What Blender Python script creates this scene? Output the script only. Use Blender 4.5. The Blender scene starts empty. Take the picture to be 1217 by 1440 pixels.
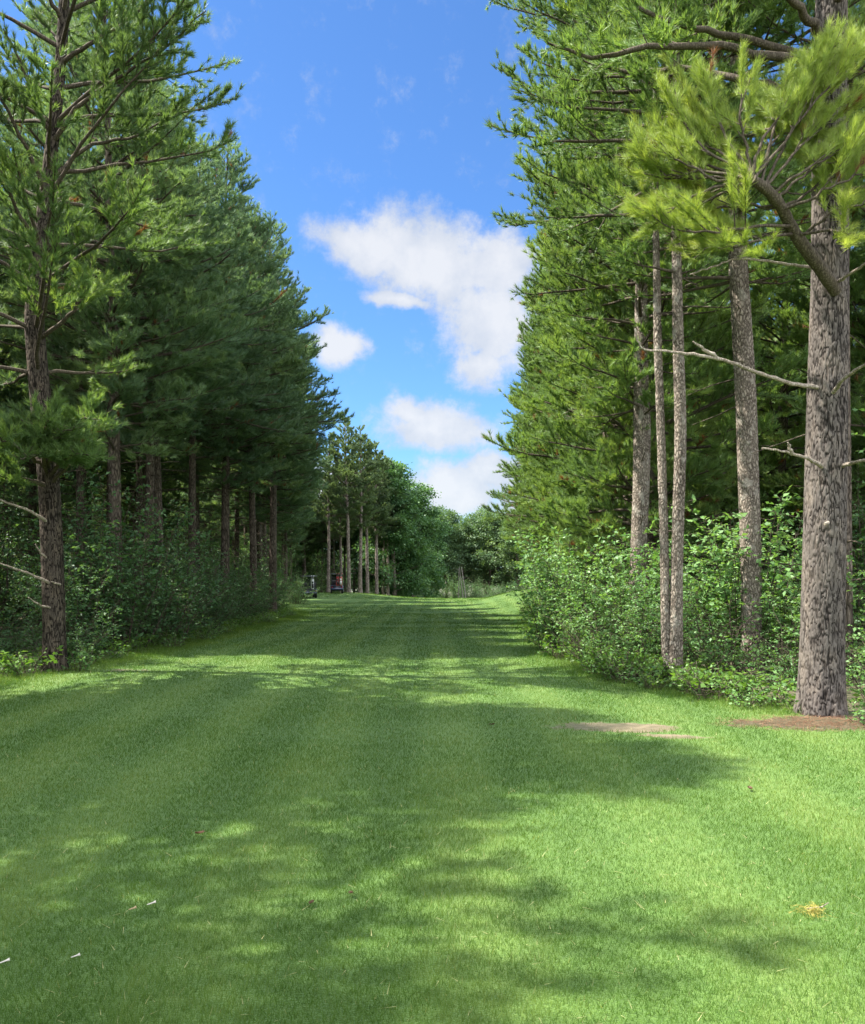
import bpy, math, random
import numpy as np

random.seed(7)
R_ = math.radians
SC = bpy.context.scene
COL = SC.collection
F_PX, CX, HY, CAM_Z = 1194.0, 608.5, 805.0, 1.65      # focal length (px of the 1217x1440 frame), centre column, horizon row, eye height
SUN_EL, SUN_AZ_FRONT = 56.0, 6.0                       # sun on the left, a little ahead of the camera


def P(px, py, d):
    """world point at depth d metres that was measured at (px, py) in the photograph"""
    return np.array([(px - CX) / F_PX * d, d, CAM_Z + (HY - py) / F_PX * d])


# ------------------------------------------------------------------ noise / terrain
def _hash(ix, iy, iz):
    h = (ix * 374761393 + iy * 668265263 + iz * 2147483647 + 1274126177) & 0xFFFFFFFF
    h = ((h ^ (h >> 13)) * 1274126177) & 0xFFFFFFFF
    return ((h ^ (h >> 16)) & 0xFFFF) / 65535.0


def vnoise(p):
    p = np.asarray(p, float)
    i = np.floor(p).astype(np.int64)
    f = p - i
    f = f * f * (3 - 2 * f)
    r = 0
    for dx in (0, 1):
        for dy in (0, 1):
            for dz in (0, 1):
                w = (f[:, 0] if dx else 1 - f[:, 0]) * (f[:, 1] if dy else 1 - f[:, 1]) * (f[:, 2] if dz else 1 - f[:, 2])
                r = r + w * _hash(i[:, 0] + dx, i[:, 1] + dy, i[:, 2] + dz)
    return r


def fbm2(x, y, s, seed=0.0, octv=3):
    r, a, t = 0, 1.0, 0
    for o in range(octv):
        r = r + a * vnoise(np.stack([x * s, y * s, np.full_like(x, seed + o * 7.3)], 1))
        t += a
        a *= .5
        s *= 2.1
    return r / t


def ground(x, y):
    x = np.atleast_1d(np.asarray(x, float))
    y = np.atleast_1d(np.asarray(y, float))
    b = np.interp(y, [-60, 5, 14, 25, 45, 62, 72, 82, 88, 95, 110, 150, 700],
                  [0, 0, -.02, -.2, -.52, -.66, -.72, -.86, -1.05, -1.5, -2.4, -2.8, -2.8])
    b = b + .62 * np.exp(-((x + 9) / 5.5) ** 2 - ((y - 84) / 13) ** 2)
    b = b + 1.0 * np.exp(-((x - 7.0) / 2.9) ** 2 - ((y - 62) / 12) ** 2)
    b = b + .05 * (fbm2(x, y, .22, 3.0) - .5) * np.clip(y / 12, .2, 2)
    # soft swelling of the ground under the woods
    b = b + .25 * np.clip((x - 6) / 8, 0, 1) + .2 * np.clip((-x - 9) / 10, 0, 1)
    return b


def gz(x, y):
    return float(ground(x, y)[0])


def left_edge(y):
    return np.interp(y, [-60, 10, 13, 17, 26, 38, 46, 55, 72, 92, 120, 150], [-7.5, -7.2, -6.7, -6.0, -6.4, -6.4, -7.4, -10, -13.5, -11, -7, -6])


def right_edge(y):
    return np.interp(y, [-60, 0, 7, 8.9, 9.6, 11.5, 13.5, 16, 27, 50, 60, 90, 140], [9, 8, 6.2, 5.1, 4.2, 3.3, 2.6, 2.5, 3.2, 5.6, 7.5, 10, 12])


# ------------------------------------------------------------------ mesh collecting
class Geo:
    def __init__(self):
        self.v, self.f3, self.f4, self.t3, self.t4, self.n = [], [], [], [], [], 0

    def add(self, v, f, tint=.5):
        v = np.asarray(v, np.float32).reshape(-1, 3)
        f = np.asarray(f, np.int64) + self.n
        t = np.broadcast_to(np.asarray(tint, np.float32), (len(f),))
        if f.shape[1] == 3:
            self.f3.append(f); self.t3.append(t)
        else:
            self.f4.append(f); self.t4.append(t)
        self.v.append(v)
        self.n += len(v)

    def mesh(self, name, mat, smooth=False):
        me = bpy.data.meshes.new(name)
        v = np.concatenate(self.v) if self.v else np.zeros((0, 3), np.float32)
        f3 = np.concatenate(self.f3) if self.f3 else np.zeros((0, 3), np.int64)
        f4 = np.concatenate(self.f4) if self.f4 else np.zeros((0, 4), np.int64)
        li = np.concatenate([f3.ravel(), f4.ravel()]).astype(np.int32)
        starts = np.concatenate([np.arange(len(f3)) * 3, len(f3) * 3 + np.arange(len(f4)) * 4]).astype(np.int32)
        me.vertices.add(len(v)); me.vertices.foreach_set('co', v.ravel())
        me.loops.add(len(li)); me.loops.foreach_set('vertex_index', li)
        me.polygons.add(len(starts)); me.polygons.foreach_set('loop_start', starts)
        t = np.concatenate(self.t3 + self.t4) if (self.t3 or self.t4) else np.zeros(0, np.float32)
        a = me.attributes.new('tint', 'FLOAT', 'FACE')
        a.data.foreach_set('value', t.astype(np.float32))
        if smooth:
            me.polygons.foreach_set('use_smooth', np.ones(len(starts), bool))
        me.update(calc_edges=True)
        me.materials.append(mat)
        return me


def unit(a):
    a = np.asarray(a, float)
    return a / np.maximum(np.linalg.norm(a, axis=-1, keepdims=True), 1e-9)


def tube(g, pts, rad, sides=6, tint=.5, cap=True):
    pts = np.asarray(pts, float)
    n = len(pts)
    rad = np.broadcast_to(np.asarray(rad, float), (n,))
    t = unit(np.gradient(pts, axis=0))
    m = unit(t.mean(0))
    ref = np.array([1., 0, 0]) if abs(m[2]) > .8 else np.array([0, 0, 1.])
    u = unit(np.cross(t, ref))
    w = np.cross(t, u)
    a = np.arange(sides) / sides * 2 * math.pi
    ring = pts[:, None, :] + rad[:, None, None] * (np.cos(a)[None, :, None] * u[:, None, :] + np.sin(a)[None, :, None] * w[:, None, :])
    i = np.arange(n - 1)[:, None] * sides
    k = np.arange(sides)[None, :]
    k2 = (k + 1) % sides
    f = np.stack([i + k, i + k2, i + sides + k2, i + sides + k], -1).reshape(-1, 4)
    g.add(ring.reshape(-1, 3), f, tint)
    if cap:
        e = np.concatenate([ring[-1], pts[-1:]])
        g.add(e, np.stack([np.arange(sides), (np.arange(sides) + 1) % sides, np.full(sides, sides)], 1), tint)
        e = np.concatenate([ring[0], pts[:1]])
        g.add(e, np.stack([(np.arange(sides) + 1) % sides, np.arange(sides), np.full(sides, sides)], 1), tint)


def smooth_path(pts, n):
    """Catmull-Rom through pts, n samples"""
    p = np.asarray(pts, float)
    if len(p) == 2:
        s = np.linspace(0, 1, n)[:, None]
        return p[0] * (1 - s) + p[1] * s
    q = np.concatenate([[2 * p[0] - p[1]], p, [2 * p[-1] - p[-2]]])
    s = np.linspace(0, len(p) - 1 - 1e-6, n)
    i = s.astype(int)
    f = (s - i)[:, None]
    a, b, c, d = q[i], q[i + 1], q[i + 2], q[i + 3]
    return .5 * (2 * b + (c - a) * f + (2 * a - 5 * b + 4 * c - d) * f ** 2 + (3 * b - a - 3 * c + d) * f ** 3)


def needles(g, pos, dirs, rng, k=14, L=.11, W=.008, spread=.75, tint=.5):
    pos = np.asarray(pos, float); dirs = unit(dirs)
    N = len(pos)
    if not N:
        return
    rd = rng.normal(size=(N, k, 3))
    rd /= np.linalg.norm(rd, axis=-1, keepdims=True)
    d = unit(dirs[:, None, :] + rd * spread * rng.uniform(.35, 1.15, (N, k, 1)))
    base = pos[:, None, :] - dirs[:, None, :] * rng.uniform(0, .09, (N, k, 1)) + rng.normal(size=(N, k, 3)) * .006
    ln = L * rng.uniform(.7, 1.2, (N, k, 1))
    side = unit(np.cross(d, rng.normal(size=(N, k, 3)))) * (W * .5)
    v = np.stack([base - side, base + side, base + d * ln], 2).reshape(-1, 3)
    f = np.arange(N * k * 3).reshape(-1, 3)
    t = np.broadcast_to(np.asarray(tint, float).reshape(-1, 1), (N, 1)) + rng.normal(size=(N, k)) * .12
    g.add(v, f, t.ravel())


def leaves(g, pos, dirs, rng, size=.07, ratio=.55, tint=.5, upbias=.6):
    pos = np.asarray(pos, float)
    N = len(pos)
    if not N:
        return
    d = unit(np.asarray(dirs) + rng.normal(size=(N, 3)) * .35)
    nrm = unit(np.array([0, 0, 1.]) * upbias + rng.normal(size=(N, 3)) * .5)
    s = unit(np.cross(d, nrm))
    nn = np.cross(s, d)
    L = (size * rng.uniform(.55, 1.25, N))[:, None]
    w = L * ratio * .5
    b = pos
    v = np.stack([b, b + d * L * .45 + s * w + nn * L * .08, b + d * L - nn * L * .1, b + d * L * .45 - s * w + nn * L * .08], 1).reshape(-1, 3)
    f = np.arange(N * 4).reshape(-1, 4)
    g.add(v, f, np.asarray(tint) + rng.normal(size=N) * .15)


# ------------------------------------------------------------------ materials
def new_mat(name):
    m = bpy.data.materials.new(name)
    m.use_nodes = True
    nt = m.node_tree
    for n in list(nt.nodes):
        nt.nodes.remove(n)
    out = nt.nodes.new('ShaderNodeOutputMaterial')
    return m, nt, out


def nd(nt, typ, **kw):
    n = nt.nodes.new('ShaderNode' + typ)
    for k, v in kw.items():
        if k.startswith('i_'):
            key = k[2:]
            key = int(key) if key.isdigit() else key.replace('_', ' ')
            n.inputs[key].default_value = v
        else:
            setattr(n, k, v)
    return n


def ramp(nt, fac, stops):
    r = nd(nt, 'ValToRGB')
    els = r.color_ramp.elements
    while len(els) < len(stops):
        els.new(.5)
    for e, (p, c) in zip(els, stops):
        e.position = p
        e.color = (*c, 1)
    nt.links.new(fac, r.inputs[0])
    return r.outputs[0]


def mth(nt, op, a, b=None, c=None, clamp=False):
    n = nd(nt, 'Math', operation=op, use_clamp=clamp)
    for i, v in enumerate((a, b, c)):
        if v is None:
            continue
        if isinstance(v, (int, float)):
            n.inputs[i].default_value = v
        else:
            nt.links.new(v, n.inputs[i])
    return n.outputs[0]


def mixc(nt, fac, a, b, blend='MIX'):
    n = nd(nt, 'Mix', data_type='RGBA', blend_type=blend)
    for s, v in ((0, fac), (6, a), (7, b)):
        if isinstance(v, (int, float)):
            n.inputs[s].default_value = v
        elif isinstance(v, tuple):
            n.inputs[s].default_value = (*v, 1)
        else:
            nt.links.new(v, n.inputs[s])
    return n.outputs[2]


def foliage_mat(name, stops, trans=.35, rough=.45, tcol=(1.25, 1.2, .5), brown=None, spec=.3, patch=0.0):
    m, nt, out = new_mat(name)
    at = nd(nt, 'Attribute', attribute_name='tint')
    oi = nd(nt, 'ObjectInfo')
    f = mth(nt, 'ADD', at.outputs['Fac'], mth(nt, 'MULTIPLY', mth(nt, 'SUBTRACT', oi.outputs['Random'], .5), .3))
    if patch:
        geo = nd(nt, 'NewGeometry')
        no = nd(nt, 'TexNoise', i_Scale=.55, i_Detail=2.0)
        nt.links.new(geo.outputs['Position'], no.inputs['Vector'])
        f = mth(nt, 'ADD', f, mth(nt, 'MULTIPLY', mth(nt, 'SUBTRACT', no.outputs[0], .5), patch))
    c = ramp(nt, f, stops)
    if brown:
        c = mixc(nt, mth(nt, 'GREATER_THAN', at.outputs['Fac'], 1.8), c, brown)
    p = nd(nt, 'BsdfPrincipled', i_Roughness=rough)
    p.inputs['Specular IOR Level'].default_value = spec
    nt.links.new(c, p.inputs['Base Color'])
    t = nd(nt, 'BsdfTranslucent')
    nt.links.new(mixc(nt, 1.0, c, tcol, 'MULTIPLY'), t.inputs['Color'])
    mx = nd(nt, 'MixShader', i_0=trans)
    nt.links.new(p.outputs[0], mx.inputs[1]); nt.links.new(t.outputs[0], mx.inputs[2])
    nt.links.new(mx.outputs[0], out.inputs[0])
    return m


def bark_mat(name, dark, mid, pale, scale=1.0, bump=.6, patch=.55, zs=.28, lichen=None):
    m, nt, out = new_mat(name)
    tc = nd(nt, 'TexCoord')
    mp = nd(nt, 'Mapping')
    mp.inputs['Scale'].default_value = (1, 1, zs)
    nt.links.new(tc.outputs['Object'], mp.inputs['Vector'])
    vo = nd(nt, 'TexVoronoi', feature='DISTANCE_TO_EDGE', i_Scale=17 * scale)
    wn = nd(nt, 'TexNoise', i_Scale=9 * scale, i_Detail=3.0)
    nt.links.new(mp.outputs[0], wn.inputs['Vector'])
    ad = nd(nt, 'VectorMath', operation='MULTIPLY_ADD')
    ad.inputs[1].default_value = (.09, .09, .09)
    nt.links.new(wn.outputs['Color'], ad.inputs[0]); nt.links.new(mp.outputs[0], ad.inputs[2])
    nt.links.new(ad.outputs[0], vo.inputs['Vector'])
    fn = nd(nt, 'TexNoise', i_Scale=60 * scale, i_Detail=4.0)
    nt.links.new(mp.outputs[0], fn.inputs['Vector'])
    big = nd(nt, 'TexNoise', i_Scale=2.2, i_Detail=3.0)
    nt.links.new(tc.outputs['Object'], big.inputs['Vector'])
    h = mth(nt, 'MULTIPLY_ADD', fn.outputs[0], .35, mth(nt, 'MULTIPLY', mth(nt, 'POWER', vo.outputs['Distance'], .6), 1.3))
    c = ramp(nt, h, [(.2, dark), (.55, mid), (.95, pale)])
    pc = ramp(nt, big.outputs[0], [(patch - .12, (0, 0, 0)), (patch + .16, (1, 1, 1))])
    c = mixc(nt, mth(nt, 'MULTIPLY', pc, .6), c, mixc(nt, h, mid, pale))
    if lichen:
        ln = nd(nt, 'TexNoise', i_Scale=5.0, i_Detail=5.0)
        nt.links.new(tc.outputs['Object'], ln.inputs['Vector'])
        c = mixc(nt, ramp(nt, ln.outputs[0], [(.56, (0, 0, 0)), (.66, (.7, .7, .7))]), c, lichen)
    p = nd(nt, 'BsdfPrincipled', i_Roughness=.9)
    p.inputs['Specular IOR Level'].default_value = .15
    nt.links.new(c, p.inputs['Base Color'])
    bp = nd(nt, 'Bump', i_Strength=bump, i_Distance=.02)
    nt.links.new(h, bp.inputs['Height']); nt.links.new(bp.outputs[0], p.inputs['Normal'])
    nt.links.new(p.outputs[0], out.inputs[0])
    return m


def plain_mat(name, col, rough=.5, metal=0, noise=.15, coat=0):
    m, nt, out = new_mat(name)
    tc = nd(nt, 'TexCoord')
    no = nd(nt, 'TexNoise', i_Scale=30.0, i_Detail=4.0)
    nt.links.new(tc.outputs['Object'], no.inputs['Vector'])
    lo = tuple(c * (1 - noise) for c in col); hi = tuple(min(1, c * (1 + noise)) for c in col)
    c = ramp(nt, no.outputs[0], [(.3, lo), (.7, hi)])
    p = nd(nt, 'BsdfPrincipled', i_Roughness=rough, i_Metallic=metal)
    p.inputs['Coat Weight'].default_value = coat
    nt.links.new(c, p.inputs['Base Color']); nt.links.new(p.outputs[0], out.inputs[0])
    return m


BROWN = (.20, .09, .045)
M = {}
M['needle'] = foliage_mat('pine_needles', [(0, (.095, .155, .062)), (.5, (.158, .268, .090)), (1, (.28, .385, .108))], .42, .5, brown=BROWN, patch=.5)
M['needle_cool'] = foliage_mat('shade_tinted_needles', [(0, (.080, .145, .094)), (.5, (.138, .235, .134)), (1, (.225, .325, .150))], .40, .5, brown=BROWN, patch=.45)  # left pines' shade and bluish sky light put into the needle colour
M['needle_bright'] = foliage_mat('young_pine_needles', [(0, (.155, .235, .050)), (.5, (.250, .355, .068)), (1, (.40, .48, .11))], .42, .45, tcol=(1.2, 1.12, .6), brown=(.20, .085, .04))  # sunlight on the bough painted in: brighter and yellower than the crown
M['needle_red'] = foliage_mat('far_pine_needles', [(0, (.070, .115, .070)), (.5, (.120, .185, .098)), (1, (.18, .25, .115))], .36, .5, patch=.4)
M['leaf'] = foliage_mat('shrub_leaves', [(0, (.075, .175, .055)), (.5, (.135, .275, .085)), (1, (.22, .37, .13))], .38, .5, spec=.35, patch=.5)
M['leaf_dark'] = foliage_mat('dark_shade_toned_leaves', [(0, (.044, .108, .046)), (.5, (.082, .178, .068)), (1, (.145, .26, .100))], .36, .5, spec=.35, patch=.5)  # left wood's shade put into the leaf colour; dark broadleaf trees share it
M['leaf_far'] = foliage_mat('far_tree_leaves', [(0, (.050, .100, .050)), (.5, (.092, .165, .074)), (1, (.16, .24, .095))], .36, .5, patch=.55)
M['leaf_lime'] = foliage_mat('ground_plant_leaves', [(0, (.055, .125, .025)), (.5, (.105, .21, .04)), (1, (.18, .29, .06))], .4, .4, patch=.4)
M['bark'] = bark_mat('pine_bark', (.020, .015, .012), (.095, .075, .060), (.21, .17, .135), 1.0, .7)
M['bark_grey'] = bark_mat('grey_pine_bark', (.030, .025, .022), (.13, .112, .10), (.27, .235, .21), 1.0, .8, zs=.35)
M['bark_pale'] = bark_mat('pale_flaky_bark', (.030, .023, .018), (.15, .122, .098), (.36, .31, .255), 1.5, .9, patch=.5, zs=.45, lichen=(.36, .33, .28))
M['bark_far'] = bark_mat('far_bark', (.05, .04, .034), (.17, .14, .12), (.33, .28, .25), .6, .5)
M['twig'] = bark_mat('twig_bark', (.028, .022, .016), (.08, .065, .048), (.15, .125, .095), 2.0, .3)
M['deadwood'] = bark_mat('dead_branch_bark', (.10, .08, .06), (.27, .225, .18), (.46, .41, .34), 2.0, .3)
M['birch'] = bark_mat('pale_bare_bark', (.10, .09, .075), (.21, .195, .17), (.32, .30, .27), .8, .3)

# ------------------------------------------------------------------ object helpers


def tag(o, label=None, cat=None, group=None, kind=None):
    if label: o['label'] = label
    if cat: o['category'] = cat
    if group: o['group'] = group
    if kind: o['kind'] = kind
    return o


def empty(name, loc, label, cat, group=None, rz=0, sc=1.0):
    o = bpy.data.objects.new(name, None)
    COL.objects.link(o)
    o.location = tuple(float(c) for c in loc)
    o.rotation_euler = (0, 0, rz)
    o.scale = (sc, sc, sc) if isinstance(sc, (int, float)) else sc
    o.empty_display_size = .2
    return tag(o, label, cat, group)


def child(name, me, parent, label=None):
    o = bpy.data.objects.new(name, me)
    COL.objects.link(o)
    o.parent = parent
    if label: o['label'] = label
    return o


# ------------------------------------------------------------------ pines
def twigs_on(path, r0, rng, lim, ndl, start=.3, step=.16, tl=.38, tmax=1.0, up=.34, tuft_step=.09, bright=None, sub=True, brown=.006, push=(0, 0, 0)):
    """side twigs with needle tufts along one branch; lim = Geo for wood, ndl = list collecting (pos, dir, tint)"""
    seg = np.linalg.norm(np.diff(path, axis=0), axis=1)
    L = seg.sum()
    cum = np.concatenate([[0], np.cumsum(seg)])
    bt0 = rng.normal(.5, .16)
    UP = np.array([0, 0, 1.])

    def at(s):
        return np.array([np.interp(s, cum, path[:, i]) for i in range(3)])

    def dirat(s):
        return unit(at(min(L, s + .05)) - at(max(0, s - .05)))

    def tufts(a, d, ln, f0):
        bt = 2.4 if rng.random() < brown else bt0
        n = max(2, int(ln * (1 - f0) / tuft_step))
        for q in np.linspace(f0, 1, n):
            ndl.append((a + d * ln * q, unit(d + UP * .42 + rng.normal(size=3) * .22), bt + rng.normal() * .06))

    s = start * L + rng.uniform(0, step)
    sgn = 1
    while s < L:
        d = dirat(s); p = at(s)
        side = unit(np.cross(d, UP)) * sgn
        sgn = -sgn
        ln = min(tmax, tl * (L - s) * .9 + .16 + rng.uniform(0, .14)) * rng.uniform(.65, 1.2)
        td = unit(d * rng.uniform(.55, .95) + side * rng.uniform(.5, .9) + UP * (up + rng.normal() * .42) + np.array(push))
        e = p + td * ln
        midp = p + td * ln * .5 + np.array([0, 0, -.03 * ln])
        tube(lim, np.array([p, midp, e]), np.array([.009, .006, .003]) * (.6 + ln * .6), 3, cap=False)
        tufts(p, td, ln, .35)
        if sub and ln > .4:
            for q in np.arange(.3, .95, .2):
                sd = unit(td * .8 + np.cross(td, UP) * rng.choice([-1, 1]) * .6 + UP * rng.uniform(0, .45))
                sl = ln * rng.uniform(.25, .5) * (1.15 - q * .5)
                b = p + td * ln * q
                tube(lim, np.array([b, b + sd * sl]), np.array([.004, .0025]), 3, cap=False)
                tufts(b, sd, sl, .3)
        s += step * rng.uniform(.7, 1.35)
    tufts(at(L * .82), dirat(L * .9), L * .18 + .05, .0)


def branch_path(base, az, ang, L, rng, lift=.35, n=7):
    d = np.array([math.cos(az) * math.cos(ang), math.sin(az) * math.cos(ang), math.sin(ang)])
    pts = [np.array(base, float)]
    st = L / (n - 1)
    side = np.array([-math.sin(az), math.cos(az), 0]) * rng.normal() * .1
    for i in range(n - 1):
        f = i / (n - 1)
        dd = unit(d + side * f * 2 + np.array([0, 0, lift * (f ** 1.6) - .18 * math.sin(f * math.pi)]) + rng.normal(size=3) * .06)
        pts.append(pts[-1] + dd * st)
    return np.array(pts)


def pine(seed, trunk, rad, base, R, spacing=.6, per=5, k=12, NL=.12, NW=.010, dead_from=1.6, sides=10, top_open=1.0,
         lo_ang=4, hi_ang=48, start=.3, step=.17, skip=.1, tuft_step=.1, tl=.38, tmax=1.1, Lr=(.62, 1.18), lo0=(.55, 3.0), dead=.55, only=None, bias=None, deadL=1.0, brown=.006):
    """trunk: control points (base at origin), rad: radii. returns Geo dict"""
    rng = np.random.default_rng(seed)
    tp = smooth_path(trunk, 40)
    tr = np.interp(np.linspace(0, 1, 40), np.linspace(0, 1, len(rad)), rad)
    H = tp[-1, 2]
    g = {'trunk': Geo(), 'branches': Geo(), 'needles': Geo()}
    tr = tr * (1 + .35 * np.exp(-(tp[:, 2]) / .25))
    tube(g['trunk'], tp, tr, sides)

    def ta(z):
        return np.array([np.interp(z, tp[:, 2], tp[:, 0]), np.interp(z, tp[:, 2], tp[:, 1]), z])

    def trd(z):
        return float(np.interp(z, tp[:, 2], tr))

    # dead lower sticks
    z = dead_from
    while z < base + 2:
        if rng.random() < dead:
            az = rng.uniform(0, 6.283); L = rng.uniform(.4, 1.7) * deadL
            p = branch_path(ta(z), az, R_(rng.uniform(-12, 22)), L, rng, .1, 5)
            tube(g['branches'], p, np.linspace(.018, .005, 5), 4)
            if L > .9:
                q = branch_path(p[3], az + rng.choice([-1, 1]) * .8, .2, L * .4, rng, 0, 3)
                tube(g['branches'], q, np.linspace(.008, .003, 3), 3)
        z += rng.uniform(.18, .5)
    tls = []
    z = base
    off = rng.uniform(0, 6)
    while z < H - .25:
        t = (z - base) / max(.1, H - base)
        prof = min(1.0, lo0[0] + t * lo0[1]) * min(1.0, (1.06 - t) * 1.45 * top_open) ** .85
        n = per if t < .85 else 4
        off += 1.1
        wr = rng.uniform(.75, 1.15)
        for j in range(n):
            if rng.random() < skip:
                continue
            az = off + j * 6.283 / n + rng.normal() * .22
            L = R * prof * wr * rng.uniform(*Lr)
            if bias is not None:
                L *= 1 + bias[1] * math.cos(az - bias[0])
            L = max(.35, L)
            ang = R_(lo_ang + (hi_ang - lo_ang) * t ** 1.4 + rng.normal() * 7)
            zb = z + rng.normal() * .07
            p = branch_path(ta(min(zb, H - .1)), az, ang, L, rng)
            r0 = min(.012 + .013 * L, trd(zb) * .7)
            tube(g['branches'], p, np.linspace(r0, .006, len(p)), 5)
            twigs_on(p, r0, rng, g['branches'], tls, start=start, step=step, tuft_step=tuft_step, brown=brown, tl=tl, tmax=tmax)
        z += spacing * rng.uniform(.75, 1.3)
    # leader
    for q in np.linspace(0, .5, 6):
        tls.append((ta(H) - np.array([0, 0, q]), np.array([0, 0, 1.]) + rng.normal(size=3) * .5, .6))
    pos = np.array([a for a, _, _ in tls]); dr = np.array([b for _, b, _ in tls]); ti = np.array([c for _, _, c in tls])
    print('PINE', seed, len(tls), len(tls) * k)
    needles(g['needles'], pos, dr, rng, k, NL, NW, tint=ti)
    return g


def straight(H, seed, wob=.12, n=8, lean=(0, 0)):
    rng = np.random.default_rng(seed)
    z = np.linspace(0, H, n)
    xy = np.cumsum(rng.normal(size=(n, 2)) * wob, 0) * np.linspace(0, 1, n)[:, None]
    return np.stack([xy[:, 0] + lean[0] * z, xy[:, 1] + lean[1] * z, z], 1)


def radii(r0, n=8):
    return r0 * (1 - np.linspace(0, 1, n)) ** .75 + .012


def meshes(g, name, mats):
    d = {}
    for key, sm in (('trunk', True), ('branches', False), ('needles', False)):
        if g[key].n:
            d[key] = g[key].mesh(name + '_' + key, M[mats[key]], sm)
    return d


def proto(name, seed, H, r0, base, R, bark='bark', ndl='needle', lean=(0, 0), wob=.1, **kw):
    return meshes(pine(seed, straight(H, seed, wob, lean=lean), radii(r0), base, R, **kw), name, {'trunk': bark, 'branches': 'twig', 'needles': ndl})


PART = {'trunk': 'trunk', 'branches': 'branches', 'needles': 'crown', 'leaves': 'crown', 'stems': 'stems', 'foliage': 'foliage'}


def plant(kind, meshset, x, y, label, cat, group=None, rz=0., sc=1.0, dz=-.06):
    o = empty(kind, (x, y, gz(x, y) + dz), label, cat, group, rz, sc)
    for k_, me in meshset.items():
        child(PART[k_], me, o)
    return o


PR = {}
PR['edge'] = [proto('edge_pine', s, H, .24, 1.8, 3.3, per=6, k=26, NL=.16, NW=.012, spacing=.43, dead=.3, tl=.55, start=.2, step=.15, lo_ang=10, hi_ang=56, Lr=(.72, 1.1), bark='bark', ndl='needle', brown=.02)
              for s, H in ((11, 18.5), (12, 20.0), (13, 17.5))]
PR['front'] = [proto('front_pine', s, H, .175, b, 3.5, per=6, k=25, NL=.16, NW=.012, spacing=.46, dead=.7, ndl='needle_cool', tl=.55, start=.2, step=.15, lo_ang=6, hi_ang=52, Lr=(.66, 1.14))
               for s, H, b in ((21, 19.0, 5.2), (22, 20.0, 7.0), (23, 18.0, 6.0))]
PR['deep'] = [proto('deep_pine', s, H, .17, b, 2.7, per=5, k=14, NL=.20, NW=.034, dead=.8, ndl='needle_cool', step=.22, tuft_step=.13, spacing=.6, tl=.5, start=.2)
              for s, H, b in ((31, 17.0, 4.0), (32, 18.5, 6.0))]
PR['red'] = [proto('red_pine', s, H, .19, b, 3.0, per=6, k=24, NL=.22, NW=.042, dead=.5, tl=.5, ndl='needle_red', bark='bark_far', step=.2, tuft_step=.13, spacing=.65, skip=.15, hi_ang=58, lo_ang=14)
             for s, H, b in ((41, 17.0, 7.5), (42, 16.0, 6.5))]
PR['young'] = [proto('young_pine', s, H, .10, .7, 2.3, per=5, k=20, NL=.14, NW=.015, dead=0, ndl='needle', hi_ang=40, spacing=.5)
               for s, H in ((51, 8.5),)]


# ------------------------------------------------------------------ shrubs and broadleaf trees
def shrub(seed, h, r, nst=26, size=.075, upright=.7, twstep=.07, lstep=.042, mat='leaf', name='shrub', twl=(.2, .55)):
    rng = np.random.default_rng(seed)
    st, lf = Geo(), Geo()
    pos, dr = [], []
    for i in range(nst):
        az = rng.uniform(0, 6.283)
        out = rng.uniform(.1, 1) ** .7
        L = h * rng.uniform(.55, 1.08) * (1.15 - .35 * out)
        b = np.array([math.cos(az) * r * .3 * out, math.sin(az) * r * .3 * out, -.05])
        n = 7
        pts = [b]
        for q in range(n - 1):
            f = q / (n - 1)
            d = unit(np.array([math.cos(az) * out * r / h * (.55 + f), math.sin(az) * out * r / h * (.55 + f), upright * 1.1 - .35 * f * out]) + rng.normal(size=3) * .13)
            pts.append(pts[-1] + d * L / (n - 1))
        pts = np.array(pts)
        tube(st, pts, np.linspace(.005 + .003 * h, .003, n), 4, cap=False)
        cum = np.linspace(0, 1, n)
        for f in np.arange(.16, 1.0, twstep / L):
            p = np.array([np.interp(f, cum, pts[:, k]) for k in range(3)])
            a2 = rng.uniform(0, 6.283)
            d = unit(np.array([math.cos(a2), math.sin(a2), rng.uniform(-.05, .7)]) + np.array([math.cos(az), math.sin(az), 0]) * .45 * out)
            ln = rng.uniform(*twl) * (1.1 - .5 * f)
            e = p + d * ln - np.array([0, 0, .1 * ln])
            tube(st, np.array([p, e]), np.array([.0045, .002]), 3, cap=False)
            for q in np.arange(.15, 1.02, lstep / ln):
                sd = np.cross(d, [0, 0, 1.]) * rng.choice([-1, 1])
                pos.append(p + (e - p) * q); dr.append(d * .5 + sd * .8 + np.array([0, 0, rng.uniform(-.35, .25)]))
    pos = np.array(pos); dr = np.array(dr)
    lo = vnoise(pos * 2.2 + seed * 3.1)
    keep = lo > .22
    leaves(lf, pos[keep], dr[keep], rng, size, .58, .5 + (lo[keep] - .5) * .5)
    return {'stems': st.mesh(name + '_stems', M['twig']), 'foliage': lf.mesh(name + '_foliage', M[mat])}


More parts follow.
